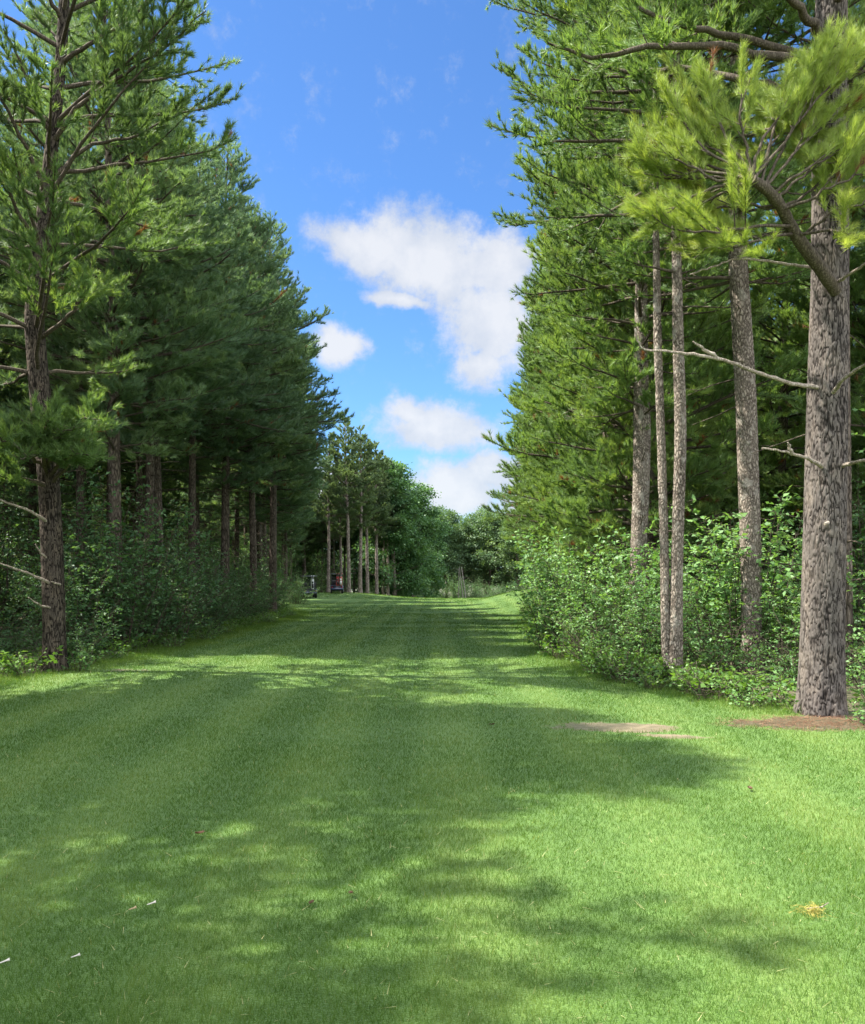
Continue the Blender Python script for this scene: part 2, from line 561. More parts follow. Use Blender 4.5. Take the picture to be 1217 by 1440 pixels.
def broadleaf(seed, H, R, r0, base, nlimb=16, size=.2, per=46, mat='leaf_far', name='broadleaf', bark='bark_far', clump=.75):
    rng = np.random.default_rng(seed)
    tr, br, lf = Geo(), Geo(), Geo()
    tp = smooth_path(straight(H * .86, seed, .14), 20)
    tube(tr, tp, r0 * (1 - np.linspace(0, 1, 20)) ** .8 + .02, 8)
    pos, dr, ti = [], [], []
    for i in range(nlimb):
        t = (i + rng.uniform(0, 1)) / nlimb
        zb = base + (H * .84 - base) * t
        p0 = np.array([np.interp(zb, tp[:, 2], tp[:, 0]), np.interp(zb, tp[:, 2], tp[:, 1]), zb])
        az = i * 2.4 + rng.normal() * .4
        L = R * (1.05 - .62 * t ** 1.6) * (.6 + .4 * min(1, t * 5)) * rng.uniform(.75, 1.2)
        path = branch_path(p0, az, R_(12 + 50 * t), L, rng, .5, 6)
        tube(br, path, np.linspace(.03 + .012 * L, .01, 6), 5, cap=False)
        for q in range(9):
            f = rng.uniform(.3, 1.0)
            b = np.array([np.interp(f, np.linspace(0, 1, 6), path[:, k]) for k in range(3)])
            d = unit(rng.normal(size=3) + np.array([math.cos(az) * .7, math.sin(az) * .7, .45]))
            e = b + d * rng.uniform(.4, 1.1) * (.5 + R * .16)
            tube(br, np.array([b, e]), np.array([.012, .004]), 3, cap=False)
            c = rng.normal(size=(per, 3)) * np.array([1, 1, .55]) * clump * .5 + e
            pos.append(c); dr.append(unit(c - b) + np.array([0, 0, -.3])); ti.append(np.full(per, rng.normal(.5, .15)))
    pos = np.concatenate(pos); dr = np.concatenate(dr); ti = np.concatenate(ti)
    leaves(lf, pos, dr, rng, size, .7, ti, .7)
    return {'trunk': tr.mesh(name + '_trunk', M[bark], True), 'branches': br.mesh(name + '_branches', M['twig']), 'leaves': lf.mesh(name + '_leaves', M[mat])}


PR['shrub'] = [shrub(61, 2.3, 1.5, 34, .075, name='bright_shrub'), shrub(62, 1.9, 1.3, 30, .065, name='bright_shrub'),
               shrub(63, 2.7, 1.5, 34, .09, 1.0, name='bright_shrub')]
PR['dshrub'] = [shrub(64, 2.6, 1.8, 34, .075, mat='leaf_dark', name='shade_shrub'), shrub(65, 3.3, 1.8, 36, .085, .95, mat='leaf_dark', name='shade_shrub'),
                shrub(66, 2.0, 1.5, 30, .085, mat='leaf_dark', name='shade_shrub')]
PR['sapling'] = [shrub(67, 5.2, 2.0, 14, .12, 1.5, .16, .075, mat='leaf_dark', name='sapling', twl=(.4, 1.0)),
                 shrub(68, 6.2, 2.2, 14, .12, 1.6, .16, .075, mat='leaf', name='sapling', twl=(.4, 1.1))]
PR['weed'] = [shrub(69, .55, .5, 11, .085, .8, .05, .045, mat='leaf_lime', name='weed', twl=(.06, .16)),
              shrub(70, .42, .45, 12, .06, .7, .045, .035, mat='leaf', name='weed', twl=(.06, .15))]
PR['decid'] = [broadleaf(81, 14, 4.6, .2, 2.0, 26, .28, 70), broadleaf(82, 12.5, 4.0, .18, 1.4, 26, .27, 70), broadleaf(83, 15, 4.2, .2, 3.0, 26, .28, 66)]
PR['ddecid'] = [broadleaf(84, 15.5, 4.2, .22, .8, 36, .26, 95, 'leaf_dark', 'dark_broadleaf'), broadleaf(85, 13.5, 3.8, .2, .8, 34, .25, 90, 'leaf_dark', 'dark_broadleaf')]

rnd = random.Random(5)


def rot():
    return rnd.uniform(0, 6.283)


# ------------------------------------------------------------------ hero pines
def bark_trunk(tp, tr, rows, nside, depth, s, seed, flare=.4):
    """a trunk whose bark plates are real relief"""
    n = rows
    pth = smooth_path(tp, n)
    r = np.interp(np.linspace(0, 1, n), np.linspace(0, 1, len(tr)), tr)
    hz = pth[:, 2] - pth[0, 2]
    a = np.arange(nside) / nside * 2 * math.pi
    A, Z = np.meshgrid(a, hz)
    rr = np.repeat(r[:, None], nside, 1)
    fl = flare * np.exp(-Z / .22) * (1 + .35 * np.sin(A * 5 + seed))
    rr = rr * (1 + fl)
    c = np.stack([np.cos(A) * rr * s, np.sin(A) * rr * s, Z * s * .26], -1).reshape(-1, 3) + seed * 3.7
    c2 = c * np.array([2.3, 2.3, 3.4])
    warp = vnoise(c * .8 + 9)[:, None] * 1.2
    n1 = 1 - np.abs(vnoise(c + warp) * 2 - 1) * 3.2
    n2 = vnoise(c2)
    n3 = vnoise(c * 6.3)
    h = (-np.clip(n1, 0, 1) * 1.0 + n2 * .5 + n3 * .25)
    rr = rr + (h.reshape(rr.shape)) * depth
    v = np.stack([pth[:, 0][:, None] + np.cos(A) * rr, pth[:, 1][:, None] + np.sin(A) * rr, pth[:, 2][:, None] + 0 * A], -1).reshape(-1, 3)
    i = np.arange(n - 1)[:, None] * nside
    k = np.arange(nside)[None, :]
    k2 = (k + 1) % nside
    f = np.stack([i + k, i + k2, i + nside + k2, i + nside + k], -1).reshape(-1, 4)
    g = Geo()
    g.add(v, f, np.clip(.45 + .75 * h.reshape(rr.shape)[:-1].ravel(), 0, 1))
    return g


def hero_bark(name, dark, mid, pale, lichen=None):
    m, nt, out = new_mat(name)
    at = nd(nt, 'Attribute', attribute_name='tint')
    tc = nd(nt, 'TexCoord')
    fn = nd(nt, 'TexNoise', i_Scale=45.0, i_Detail=6.0)
    mp = nd(nt, 'Mapping'); mp.inputs['Scale'].default_value = (1, 1, .35)
    nt.links.new(tc.outputs['Object'], mp.inputs['Vector']); nt.links.new(mp.outputs[0], fn.inputs['Vector'])
    f = mth(nt, 'ADD', mth(nt, 'MULTIPLY', at.outputs['Fac'], .75), mth(nt, 'MULTIPLY', fn.outputs[0], .45))
    c = ramp(nt, f, [(.2, dark), (.55, mid), (.9, pale)])
    big = nd(nt, 'TexNoise', i_Scale=3.0, i_Detail=4.0)
    nt.links.new(tc.outputs['Object'], big.inputs['Vector'])
    if lichen:
        c = mixc(nt, ramp(nt, big.outputs[0], [(.5, (0, 0, 0)), (.68, (.6, .6, .6))]), c, mixc(nt, .5, c, lichen))
    v1 = nd(nt, 'TexNoise', i_Scale=7.0, i_Detail=6.0, i_Roughness=.65)
    nt.links.new(mp.outputs[0], v1.inputs['Vector'])
    c = mixc(nt, 1.0, c, ramp(nt, v1.outputs[0], [(.3, (.5, .49, .48)), (.5, (.95, .93, .92)), (.72, (1.45, 1.36, 1.25))]), 'MULTIPLY')
    p = nd(nt, 'BsdfPrincipled', i_Roughness=.9)
    p.inputs['Specular IOR Level'].default_value = .12
    nt.links.new(c, p.inputs['Base Color'])
    bp = nd(nt, 'Bump', i_Strength=.5, i_Distance=.008)
    nt.links.new(fn.outputs[0], bp.inputs['Height']); nt.links.new(bp.outputs[0], p.inputs['Normal'])
    nt.links.new(p.outputs[0], out.inputs[0])
    return m


M['hero_bark'] = hero_bark('thick_grey_bark', (.013, .011, .010), (.064, .055, .050), (.155, .138, .126), (.22, .19, .16))
M['hero_bark_dark'] = hero_bark('dark_ridged_bark', (.008, .007, .006), (.036, .029, .024), (.11, .093, .075))


def limb_mesh(paths, name, mat, ro, ri, sides=7, seed=0):
    rng = np.random.default_rng(seed)
    g = Geo()
    for pth in paths:
        n = max(8, len(pth) * 5)
        q = smooth_path(pth, n)
        q[1:-1] += rng.normal(size=(n - 2, 3)) * .006
        tube(g, q, np.linspace(ro, ri, n) * (1 + rng.normal(size=n) * .06), sides)
    return g.mesh(name, M[mat], True)


def hero_right():
    d0 = 9.95
    base = P(1155, 1003, d0)
    bx, by = base[0], base[1]
    o = empty('pine_tree', (bx, by, gz(bx, by)), 'thick grey trunked pine nearest the camera at right, standing in a brown needle bed', 'tree', 'pines along the right edge of the fairway')
    O = np.array([bx, by, gz(bx, by)])
    px = [(1155, 1012), (1157, 880), (1161, 700), (1164, 540), (1167, 390), (1166, 250), (1168, 100), (1170, -50), (1172, -300), (1172, -560), (1173, -900)]
    tp = np.array([P(a, b, d0) for a, b in px]) - O
    tr = np.array([31, 28.5, 27.5, 26, 24, 22, 21, 20, 16, 11, 2]) * d0 / F_PX
    me = bark_trunk(tp, tr, 900, 260, .0095, 52, 1.0, .22).mesh('thick_trunk', M['hero_bark'], True)
    child('trunk', me, o)
    rng = np.random.default_rng(101)

    def Q(a, b, d):
        return P(a, b, d) - O

    # the leaning live limb with its fan of bright needles
    main = [Q(1176, 410, 9.75), Q(1150, 372, 9.5), Q(1118, 328, 9.25), Q(1098, 290, 9.0), Q(1080, 268, 8.85), Q(1058, 252, 8.75)]
    wood, tl = Geo(), []
    q = smooth_path(main, 26)
    tube(wood, q, np.linspace(.075, .05, 26) * (1 + rng.normal(size=26) * .05), 9)
    fans = [
        [(1058, 252, 8.75), (1068, 205, 8.6), (1105, 150, 8.4), (1150, 95, 8.3), (1180, 60, 8.2)],
        [(1058, 252, 8.75), (1050, 200, 8.8), (1040, 150, 8.7), (1060, 100, 8.6)],
        [(1055, 254, 8.75), (1010, 252, 8.6), (960, 230, 8.5), (920, 205, 8.3)],
        [(1060, 252, 8.75), (1000, 215, 8.9), (960, 170, 9.0), (950, 130, 9.1)],
        [(1055, 256, 8.75), (1000, 250, 9.0), (930, 250, 9.2), (885, 240, 9.3)],
        [(1085, 275, 8.9), (1130, 240, 8.6), (1175, 215, 8.3), (1225, 185, 8.0)],
        [(1075, 265, 8.85), (1120, 215, 9.0), (1170, 160, 9.2), (1215, 120, 9.3)],
        [(1100, 295, 9.0), (1150, 275, 8.8), (1200, 250, 8.5), (1250, 235, 8.3)],
        [(1110, 318, 9.1), (1060, 318, 8.9), (1000, 328, 8.7), (950, 322, 8.6), (915, 300, 8.5)],
        [(1100, 290, 9.0), (1040, 290, 9.2), (980, 290, 9.3), (920, 280, 9.4)],
        [(1070, 262, 8.8), (1090, 180, 8.3), (1130, 130, 7.9), (1190, 100, 7.7)],
        [(1062, 252, 8.75), (1020, 190, 8.4), (1000, 140, 8.2), (1000, 95, 8.1)],
        [(1125, 335, 9.3), (1170, 300, 9.0), (1215, 285, 8.9), (1260, 270, 8.8)],
        [(1045, 250, 8.7), (990, 240, 8.3), (940, 245, 8.0), (900, 215, 7.9)],
        [(1060, 252, 8.75), (1110, 190, 8.9), (1175, 110, 8.9), (1230, 50, 8.9)],
        [(1045, 252, 8.75), (985, 270, 8.8), (935, 300, 8.9), (890, 290, 9.0)],
        [(1100, 292, 9.0), (1150, 262, 9.3), (1190, 225, 9.5), (1220, 190, 9.6)],
        [(1062, 252, 8.75), (1085, 205, 9.1), (1120, 165, 9.4), (1150, 120, 9.6)],
        [(1118, 328, 9.25), (1080, 335, 8.9), (1040, 345, 8.6), (990, 350, 8.4)],
        [(1120, 330, 9.25), (1170, 325, 9.0), (1210, 330, 8.8), (1250, 320, 8.6)],
        [(1090, 280, 8.9), (1125, 250, 8.3), (1160, 230, 7.9), (1200, 225, 7.6)],
        [(1058, 254, 8.75), (1010, 275, 8.9), (960, 300, 9.1), (915, 320, 9.2)],
        [(1058, 252, 8.75), (1005, 235, 9.1), (950, 215, 9.3), (900, 185, 9.4)],
        [(1055, 252, 8.75), (1010, 200, 9.2), (975, 150, 9.4), (955, 105, 9.5)],
        [(1115, 325, 9.2), (1075, 330, 9.4), (1020, 345, 9.5), (960, 350, 9.6)],
        [(1075, 262, 8.85), (1110, 190, 9.3), (1140, 120, 9.5), (1190, 60, 9.6)],
        [(1058, 252, 8.75), (1015, 215, 8.2), (975, 200, 7.8), (940, 195, 7.6)],
    ]
    for fpts in fans:
        q = smooth_path([Q(a[0], a[1], a[2] if a[2] > 8.7 else 8.7 + (8.7 - a[2]) * .55) for a in fpts], 14)
        q[2:-1] += rng.normal(size=(11, 3)) * .012
        tube(wood, q, np.linspace(.019, .005, 14), 6)
        twigs_on(q, .02, rng, wood, tl, start=.3, step=.085, tl=.5, tmax=.85, up=.5, tuft_step=.07, brown=.013, push=(0, .5, .1))
    child('live_limb', wood.mesh('live_limb', M['twig']), o, 'thick dark limb leaning left and up from the trunk')
    ng = Geo()
    needles(ng, [a for a, _, _ in tl], [b for _, b, _ in tl], rng, 62, .12, .0040, .8, np.array([c for _, _, c in tl]))
    child('needle_fan', ng.mesh('needle_fan', M['needle_bright']), o, 'bright yellow green fan of needles')
    # upper limbs and the ordinary crown above the frame
    up, tl = Geo(), []
    for fpts in ([(1160, 92, 9.95), (1085, 78, 9.7), (1000, 62, 9.5), (900, 68, 9.4), (830, 80, 9.5), (770, 60, 9.6)],
                 [(1160, 85, 9.95), (1110, 70, 9.9), (1020, 50, 9.8), (960, 35, 9.7), (900, 8, 9.6), (860, -30, 9.6)],
                 [(1160, 60, 9.95), (1120, 10, 9.5), (1060, -30, 9.0), (980, -60, 8.6)],
                 [(1165, 10, 9.95), (1210, -30, 9.4), (1280, -60, 9.0)],
                 [(1160, 130, 9.95), (1060, 118, 10.3), (960, 95, 10.7), (880, 100, 11.0), (820, 85, 11.2)]):
        q = smooth_path([Q(*a) for a in fpts], 20)
        q[2:-1] += rng.normal(size=(17, 3)) * .015
        tube(up, q, np.linspace(.06, .012, 20), 7)
        twigs_on(q, .04, rng, up, tl, start=.5, step=.12, tl=.4, tmax=.9, up=.3, tuft_step=.085)
    z = 9.3
    while z < 14.2:
        for j in range(5):
            L = 3.4 * min(1, (14.8 - z) / 4.5) * rng.uniform(.7, 1.15)
            p = branch_path([np.interp(z, tp[:, 2], tp[:, 0]), np.interp(z, tp[:, 2], tp[:, 1]), z], z * 2.1 + j * 1.257 + rng.normal() * .2, R_(8 + (z - 9) * 7), L, rng)
            tube(up, p, np.linspace(.05, .008, 7), 6)
            twigs_on(p, .04, rng, up, tl)
        z += .62
    child('upper_branches', up.mesh('upper_branches', M['twig']), o)
    ng = Geo()
    needles(ng, [a for a, _, _ in tl], [b for _, b, _ in tl], rng, 26, .13, .011, .75, np.array([c for _, _, c in tl]))
    child('crown', ng.mesh('upper_crown', M['needle']), o)
    # bare dead branches
    for paths, r0, r1 in (
        ([[Q(1150, 545, 9.8), Q(1110, 538, 9.5), Q(1060, 522, 9.2), Q(1010, 505, 9.0), Q(960, 497, 8.9), Q(905, 490, 8.8), Q(893, 462, 8.75)],
          [Q(1010, 505, 9.0), Q(975, 480, 8.9)]], .026, .009),
        ([[Q(1156, 656, 9.75), Q(1140, 646, 9.4), Q(1112, 638, 9.0), Q(1072, 630, 8.7)], [Q(1112, 638, 9.0), Q(1108, 622, 8.9)]], .027, .008),
        ([[Q(1150, 378, 9.8), Q(1100, 370, 9.6), Q(1040, 364, 9.4), Q(1005, 375, 9.3), Q(970, 386, 9.2)], [Q(1040, 364, 9.4), Q(1050, 340, 9.3)]], .018, .007),
        ([[Q(1172, 552, 9.75), Q(1190, 530, 9.4), Q(1225, 508, 9.0)]], .028, .012),
        ([[Q(1176, 398, 9.75), Q(1200, 382, 9.4), Q(1235, 360, 9.1)]], .022, .01),
        ([[Q(1185, 655, 9.75), Q(1210, 648, 9.4), Q(1240, 646, 9.1)]], .024, .01),
        ([[Q(1165, 735, 9.74), Q(1160, 737, 9.6)]], .02, .016),
    ):
        child('dead_branch', limb_mesh(paths, 'dead_branch', 'deadwood', r0, r1), o)


def hero_left():
    d0 = 14.3
    base = P(78, 943, d0)
    bx, by = base[0], base[1]
    O = np.array([bx, by, gz(bx, by)])
    o = empty('pine_tree', tuple(O), 'dark ridged pine at the far left front with a leafy weed at its foot', 'tree', 'pines along the left edge of the fairway')
    px = [(78, 952), (76, 860), (73, 760), (69, 680), (60, 590), (52, 500), (49, 440), (57, 350), (66, 270), (76, 180), (86, 80), (92, -30), (97, -170), (100, -330), (103, -620)]
    tp = np.array([P(a, b, d0) for a, b in px]) - O
    tr = .9 * np.array([17, 16.5, 16, 15.5, 15.5, 14.5, 14, 12, 10.5, 9, 8, 7.5, 6, 4, 1]) * d0 / F_PX
    child('trunk', bark_trunk(tp, tr, 620, 150, .010, 48, 2.0, .35).mesh('dark_trunk', M['hero_bark_dark'], True), o)
    rng = np.random.default_rng(202)

    def Q(a, b, d):
        return P(a, b, d) - O
    wood, tl = Geo(), []
    hand = [
        [(66, 275, 14.3), (45, 225, 13.9), (15, 165, 13.5), (-10, 120, 13.2), (-40, 60, 13)],
        [(58, 345, 14.3), (25, 300, 13.7), (0, 240, 13.3), (-40, 190, 13)],
        [(74, 190, 14.3), (50, 150, 13.9), (30, 90, 13.6), (5, 40, 13.4)],
        [(72, 205, 14.3), (110, 150, 14.0), (165, 110, 13.8), (235, 65, 13.6), (290, 15, 13.5)],
        [(68, 255, 14.3), (120, 210, 14.5), (190, 190, 14.6), (260, 150, 14.8)],
        [(50, 480, 14.3), (90, 450, 14.0), (120, 410, 13.8), (130, 360, 13.7)],
        [(70, 685, 14.3), (40, 675, 13.7), (-5, 668, 13.0), (-50, 660, 12.5)],
        [(70, 682, 14.3), (95, 655, 13.8), (140, 632, 13.2)],
        [(66, 650, 14.3), (70, 620, 13.6), (50, 600, 12.9), (30, 590, 12.5)],
        [(66, 655, 14.3), (100, 620, 13.7), (130, 610, 13.3)],
        [(64, 640, 14.3), (40, 610, 13.6), (10, 600, 13.1), (-30, 600, 12.7)],
        [(68, 670, 14.3), (60, 640, 13.5), (80, 615, 12.8), (105, 600, 12.4)],
        [(68, 672, 14.3), (85, 650, 13.6), (100, 640, 12.9), (125, 640, 12.4)],
        [(66, 640, 14.3), (55, 625, 13.5), (60, 605, 12.8), (75, 590, 12.2)],
        [(66, 660, 14.3), (45, 640, 13.4), (20, 625, 12.6), (-5, 615, 12.0)],
        [(67, 660, 14.3), (70, 640, 13.4), (45, 640, 12.6), (30, 645, 12.0)],
        [(66, 630, 14.3), (95, 610, 13.6), (110, 590, 13.0), (140, 590, 12.6)],
        [(84, 90, 14.3), (130, 60, 14.0), (190, 20, 13.8), (230, -40, 13.7)],
        [(88, 30, 14.3), (60, -20, 13.9), (20, -60, 13.7)],
    ]
    for fpts in hand:
        q = smooth_path([Q(*a) for a in fpts], 14)
        q[2:-1] += rng.normal(size=(11, 3)) * .015
        tube(wood, q, np.linspace(.045, .008, 14), 6)
        twigs_on(q, .03, rng, wood, tl, start=.3, step=.12, tl=.4, tmax=.8, up=.35, tuft_step=.085)
    z = 5.0
    while z < 17.5:
        t = (z - 5) / 13
        for j in range(4):
            if rng.random() < .15:
                continue
            L = 3.3 * min(1, (1.06 - t) * 1.4) * rng.uniform(.6, 1.2)
            p = branch_path([np.interp(z, tp[:, 2], tp[:, 0]), np.interp(z, tp[:, 2], tp[:, 1]), z], z * 2.3 + j * 1.571 + rng.normal() * .25, R_(14 + 32 * t + rng.normal() * 7), L, rng)
            tube(wood, p, np.linspace(.04, .007, 7), 6)
            twigs_on(p, .03, rng, wood, tl, start=.38)
        z += .62 * rng.uniform(.8, 1.3)
    child('branches', wood.mesh('left_branches', M['twig']), o)
    ng = Geo()
    needles(ng, [a for a, _, _ in tl], [b for _, b, _ in tl], rng, 34, .13, .010, .8, np.array([c for _, _, c in tl]))
    child('crown', ng.mesh('left_crown', M['needle']), o)
    for paths, r0 in (([[Q(68, 735, 14.2), Q(45, 720, 13.8), Q(0, 703, 13.4), Q(-30, 690, 13.1)]], .03),
                      ([[Q(70, 820, 14.15), Q(45, 808, 13.8), Q(15, 798, 13.5), Q(-10, 790, 13.3)]], .026),
                      ([[Q(72, 855, 14.15), Q(55, 850, 13.9), Q(40, 840, 13.7)]], .02),
                      ([[Q(66, 785, 14.15), Q(56, 775, 14.0), Q(50, 765, 13.9)]], .02),
                      ([[Q(85, 822, 14.15), Q(72, 818, 13.9)]], .018)):
        child('dead_branch', limb_mesh(paths, 'dead_branch', 'deadwood', r0, .008), o)


hero_right()
hero_left()


def custom_pine(seed, pxs, d, widths, base, R, label, group, H, bark='bark_pale', ndl='needle', kw=None, second=None):
    b = P(pxs[0][0], pxs[0][1], d)
    O = np.array([b[0], b[1], gz(b[0], b[1]) - .08])
    tp = [P(a, c, d) - O for a, c in pxs]
    tp[0][2] = 0
    top = tp[-1] + np.array([.1, .1, H - tp[-1][2]])
    tp = np.array(tp + [(tp[-1] + top) / 2, top])
    w = list(np.array(widths) / 2 * d / F_PX)
    tr = np.array(w + [w[-1] * .6, .015])
    # resample by height so control radii follow the control points
    o = empty('pine_tree', tuple(O), label, 'tree', group)
    g = pine(seed, tp, tr, base, R, sides=12, **(kw or {}))
    ms = meshes(g, 'pine', {'trunk': bark, 'branches': 'twig', 'needles': ndl})
    g2 = bark_trunk(tp, tr, 420, 72, .009, 44, seed * .7, .55)
    child('trunk', g2.mesh('flaky_trunk', M[bark], True), o)
    child('branches', ms['branches'], o); child('crown', ms['needles'], o)
    if second:
        tp2 = np.array([P(a, c, d + e) - O for a, c, e in second[0]])
        tr2 = np.array(second[1]) / 2 * d / F_PX
        child('trunk', bark_trunk(tp2, tr2, 220, 40, .010, 22, seed * .9, .2).mesh('flaky_trunk', M[bark], True), o)
    return o


GR = 'pines along the right edge of the fairway'
GL = 'pines along the left edge of the fairway'
custom_pine(301, [(1056, 948), (1057, 880), (1056, 780), (1053, 680), (1049, 560), (1043, 450), (1038, 360), (1036, 200)], 14.0, [27, 27, 28, 28, 28, 27, 25, 20], 6.6, 2.7,
            'straight pale flaky trunk between the forked pine and the thick grey pine', GR, 18, kw=dict(k=24, NW=.013, NL=.14, tl=.5, per=6, spacing=.5, dead=.35, deadL=.8, bias=(3.14, .2)))
custom_pine(302, [(947, 965), (950, 900), (952, 800), (955, 700), (957, 600), (954, 480), (952, 370), (950, 250)], 12.8, [22, 20, 16, 16, 16, 15, 13, 11], 6.3, 2.2,
            'slim forked pine with twin pale trunks rising from one base', GR, 16, kw=dict(k=24, NW=.013, NL=.14, tl=.5, per=6, spacing=.5, dead=.25, deadL=.6, bias=(3.14, .15)),
            second=([(943, 960, 0), (937, 900, .02), (935, 800, .05), (932, 680, .1), (928, 560, .1), (925, 480, .1), (924, 400, .15), (922, 280, .2), (920, 120, .3)], [15, 13, 12, 12, 11, 11, 10, 8, 3]))
custom_pine(303, [(892, 880), (898, 780), (902, 680), (903, 600), (902, 520), (902, 450), (903, 300)], 18.0, [22, 22, 23, 24, 20, 18, 14], 5.2, 3.7,
            'pine with a trunk pale below and dark above, left of the forked pine', GR, 18, kw=dict(k=24, NW=.014, NL=.14, tl=.5, per=6, spacing=.5, dead=.5, deadL=.7, bias=(3.14, .12), Lr=(.7, 1.12), lo_ang=8, hi_ang=44, lo0=(.36, 1.25), top_open=1.35))
custom_pine(304, [(1192, 940), (1191, 850), (1190, 700), (1189, 560), (1188, 300)], 13.2, [15, 15, 14, 13, 11], 7.0, 2.4,
            'thin dark pine right behind the thick grey trunk at the right', GR, 15, bark='bark', kw=dict(k=22, NW=.013, NL=.14, tl=.5, dead=.6))

# right edge pines whose crowns hang over the fairway
for x, y, t, sc, rz, lab in (
    (5.1, 20.4, 1, 1.06, .4, 'nearest full crowned pine at right, its tip boughs reaching highest over the fairway'),
    (5.35, 25.8, 0, 1.0, 2.1, 'full crowned pine overhanging the right side of the fairway just past the nearest one'),
    (5.8, 31.5, 2, 1.05, 4.0, 'dense pine rising behind the wide bushes halfway along the right edge'),
    (6.1, 37.5, 1, 1.0, 1.2, 'tall green pine standing beyond the wide right bushes, crown to the ground'),
    (6.6, 44.0, 0, 1.02, 3.3, 'right side pine whose boughs brush the edge of the lower cloud'),
    (7.1, 51.0, 2, 1.06, 5.0, 'pine near the grassy rise at right with some browned needles'),
    (8.6, 59.0, 1, .95, 2.7, 'last tall pine standing on the grassy rise at the right'),
):
    plant('pine_tree', PR['edge'][t], x, y, lab, 'tree', GR, rz, sc)

# left edge front row
for x, y, t, sc, rz, lab in (
    (-7.5, 20.2, 0, .92, 1.0, 'grey trunked pine first to the right of the dark ridged pine at left'),
    (-7.9, 23.5, 1, .80, 2.2, 'pine behind the tall left bushes, second right of the dark ridged pine'),
    (-8.7, 27.0, 2, 1.0, 3.9, 'pine set back in the shade behind the second left pine'),
    (-8.6, 30.5, 1, .88, 0.3, 'left pine whose dark bare trunk stands above the middle of the bushes'),
    (-8.3, 33.8, 0, 1.03, 5.1, 'left pine with a slim bare trunk right of the middle of the bushes'),
    (-7.8, 37.0, 1, .9, 4.4, 'left pine with a thick dark trunk near the end of the bushes'),
    (-7.9, 42.0, 2, 1.1, 2.9, 'tallest pine at the end of the left bushes beside the blue sky'),
    (-8.9, 47.5, 0, .95, 1.7, 'pine past the left bushes whose low boughs reach toward the small cloud'),
    (-11.2, 55.0, 1, .85, 3.1, 'pine in the gap behind the left bushes near the golf cars'),
    (-13.0, 63.0, 2, .85, 0.9, 'pine just behind the half hidden golf car'),
    (-12.5, 72.0, 0, .85, 4.9, 'pine standing left of the golf car with the red bag'),
):
    plant('pine_tree', PR['front'][t], x, y, lab, 'tree', GL, rz, sc)
# low young pine and near trees outside the left edge that shade the lawn
for x, y, sc, lab in ((-8.9, 2.9, 1.6, 'young pine beside the tee at left outside the view'), (-8.4, 7.6, 1.45, 'young pine left of the tee with its boughs at the frame edge'),
                      (-8.6, -.4, 1.5, 'young pine behind the tee at left outside the view'), (-9.8, 9.6, 1.2, 'young pine left of the dark ridged pine in the shade')):
    plant('pine_tree', PR['young'][0], x, y, lab, 'tree', 'young pines left of the tee', rot(), sc)

# ---- far stand at the left end of the fairway
for px_, d, t, sc, lab in (
    (462, 86, 0, .95, 'slim far pine just left of the golf car with the red bag'),
    (480, 90, 1, .92, 'slim far pine just behind the golf car with the red bag'),
    (491, 86, 0, 1.04, 'far pine with a pale grey trunk just right of the golf car'),
    (507, 89, 1, 1.08, 'far pine with a slightly leaning pinkish trunk, second right of the golf car'),
    (517, 92, 0, 1.02, 'far grey pine close beside the leaning pinkish trunk'),
    (530, 94, 1, 1.06, 'thin far pine left of the dark round broadleaf trees'),
    (546, 97, 0, .96, 'thinnest far pine next to the dark round broadleaf trees'),
):
    x = (px_ - CX) / F_PX * d
    plant('pine_tree', PR['red'][t], x, d, lab, 'tree', 'slim pines at the far left end', rot(), sc)
for px_, d, t, sc, lab in (
    (556, 98, 0, 1.1, 'dark dense broadleaf tree right of the slim far pines'),
    (580, 104, 1, 1.12, 'dark dense broadleaf tree ending the left wood beside the low cloud'),
    (538, 104, 1, 1.3, 'dark broadleaf tree behind the slim far pines'),
    (598, 112, 1, .9, 'smallest dark broadleaf tree at the tip of the left wood'),
):
    plant('broadleaf_tree', PR['ddecid'][t], (px_ - CX) / F_PX * d, d, lab, 'tree', 'dark trees at the far left end', rot(), sc)

# ---- background wood closing the fairway
for px_, d, t, sc, lab in (
    (612, 128, 2, .95, 'far background tree with a thin pale trunk beside the left wood'),
    (628, 134, 0, 1.02, 'tallest far background tree under the low cloud'),
    (650, 130, 1, .98, 'yellowish green far tree behind the three thin bare trunks'),
    (668, 137, 2, .96, 'grey green far tree right of the three thin bare trunks'),
    (688, 130, 0, .98, 'far background tree left of the grassy rise'),
    (708, 134, 1, 1.1, 'far background tree peeping over the right side pines'),
    (728, 126, 2, .9, 'far background tree behind the grassy rise at right'),
):
    plant('broadleaf_tree', PR['decid'][t], (px_ - CX) / F_PX * d, d, lab, 'tree', 'background trees closing the fairway', rot(), sc)
for i, (x, y) in enumerate([(-2, 146), (4, 148), (9, 145), (14, 148), (20, 142), (-8, 142), (-14, 132), (-20, 126), (22, 128), (16, 122), (26, 118), (-14.5, 106), (-17.5, 102), (-26, 120), (-10, 122), (-17, 114), (30, 132), (-4, 128)]):
    plant('broadleaf_tree', PR['decid' if i % 3 else 'ddecid'][i % 2], x, y, 'broadleaf tree in the second rank of the far background wood', 'tree', 'second rank of the background wood', rot(), rnd.uniform(.9, 1.08))
for i in range(18):
    x, y = -5 + i * 1.15 + rnd.uniform(-.5, .5), (116 if i % 2 else 124) + rnd.uniform(-2, 2)
    plant('shrub', PR['dshrub'][i % 3], x, y, 'dark bush at the foot of the far background wood', 'shrub', 'bushes under the background wood', rot(), rnd.uniform(.8, 1.25))
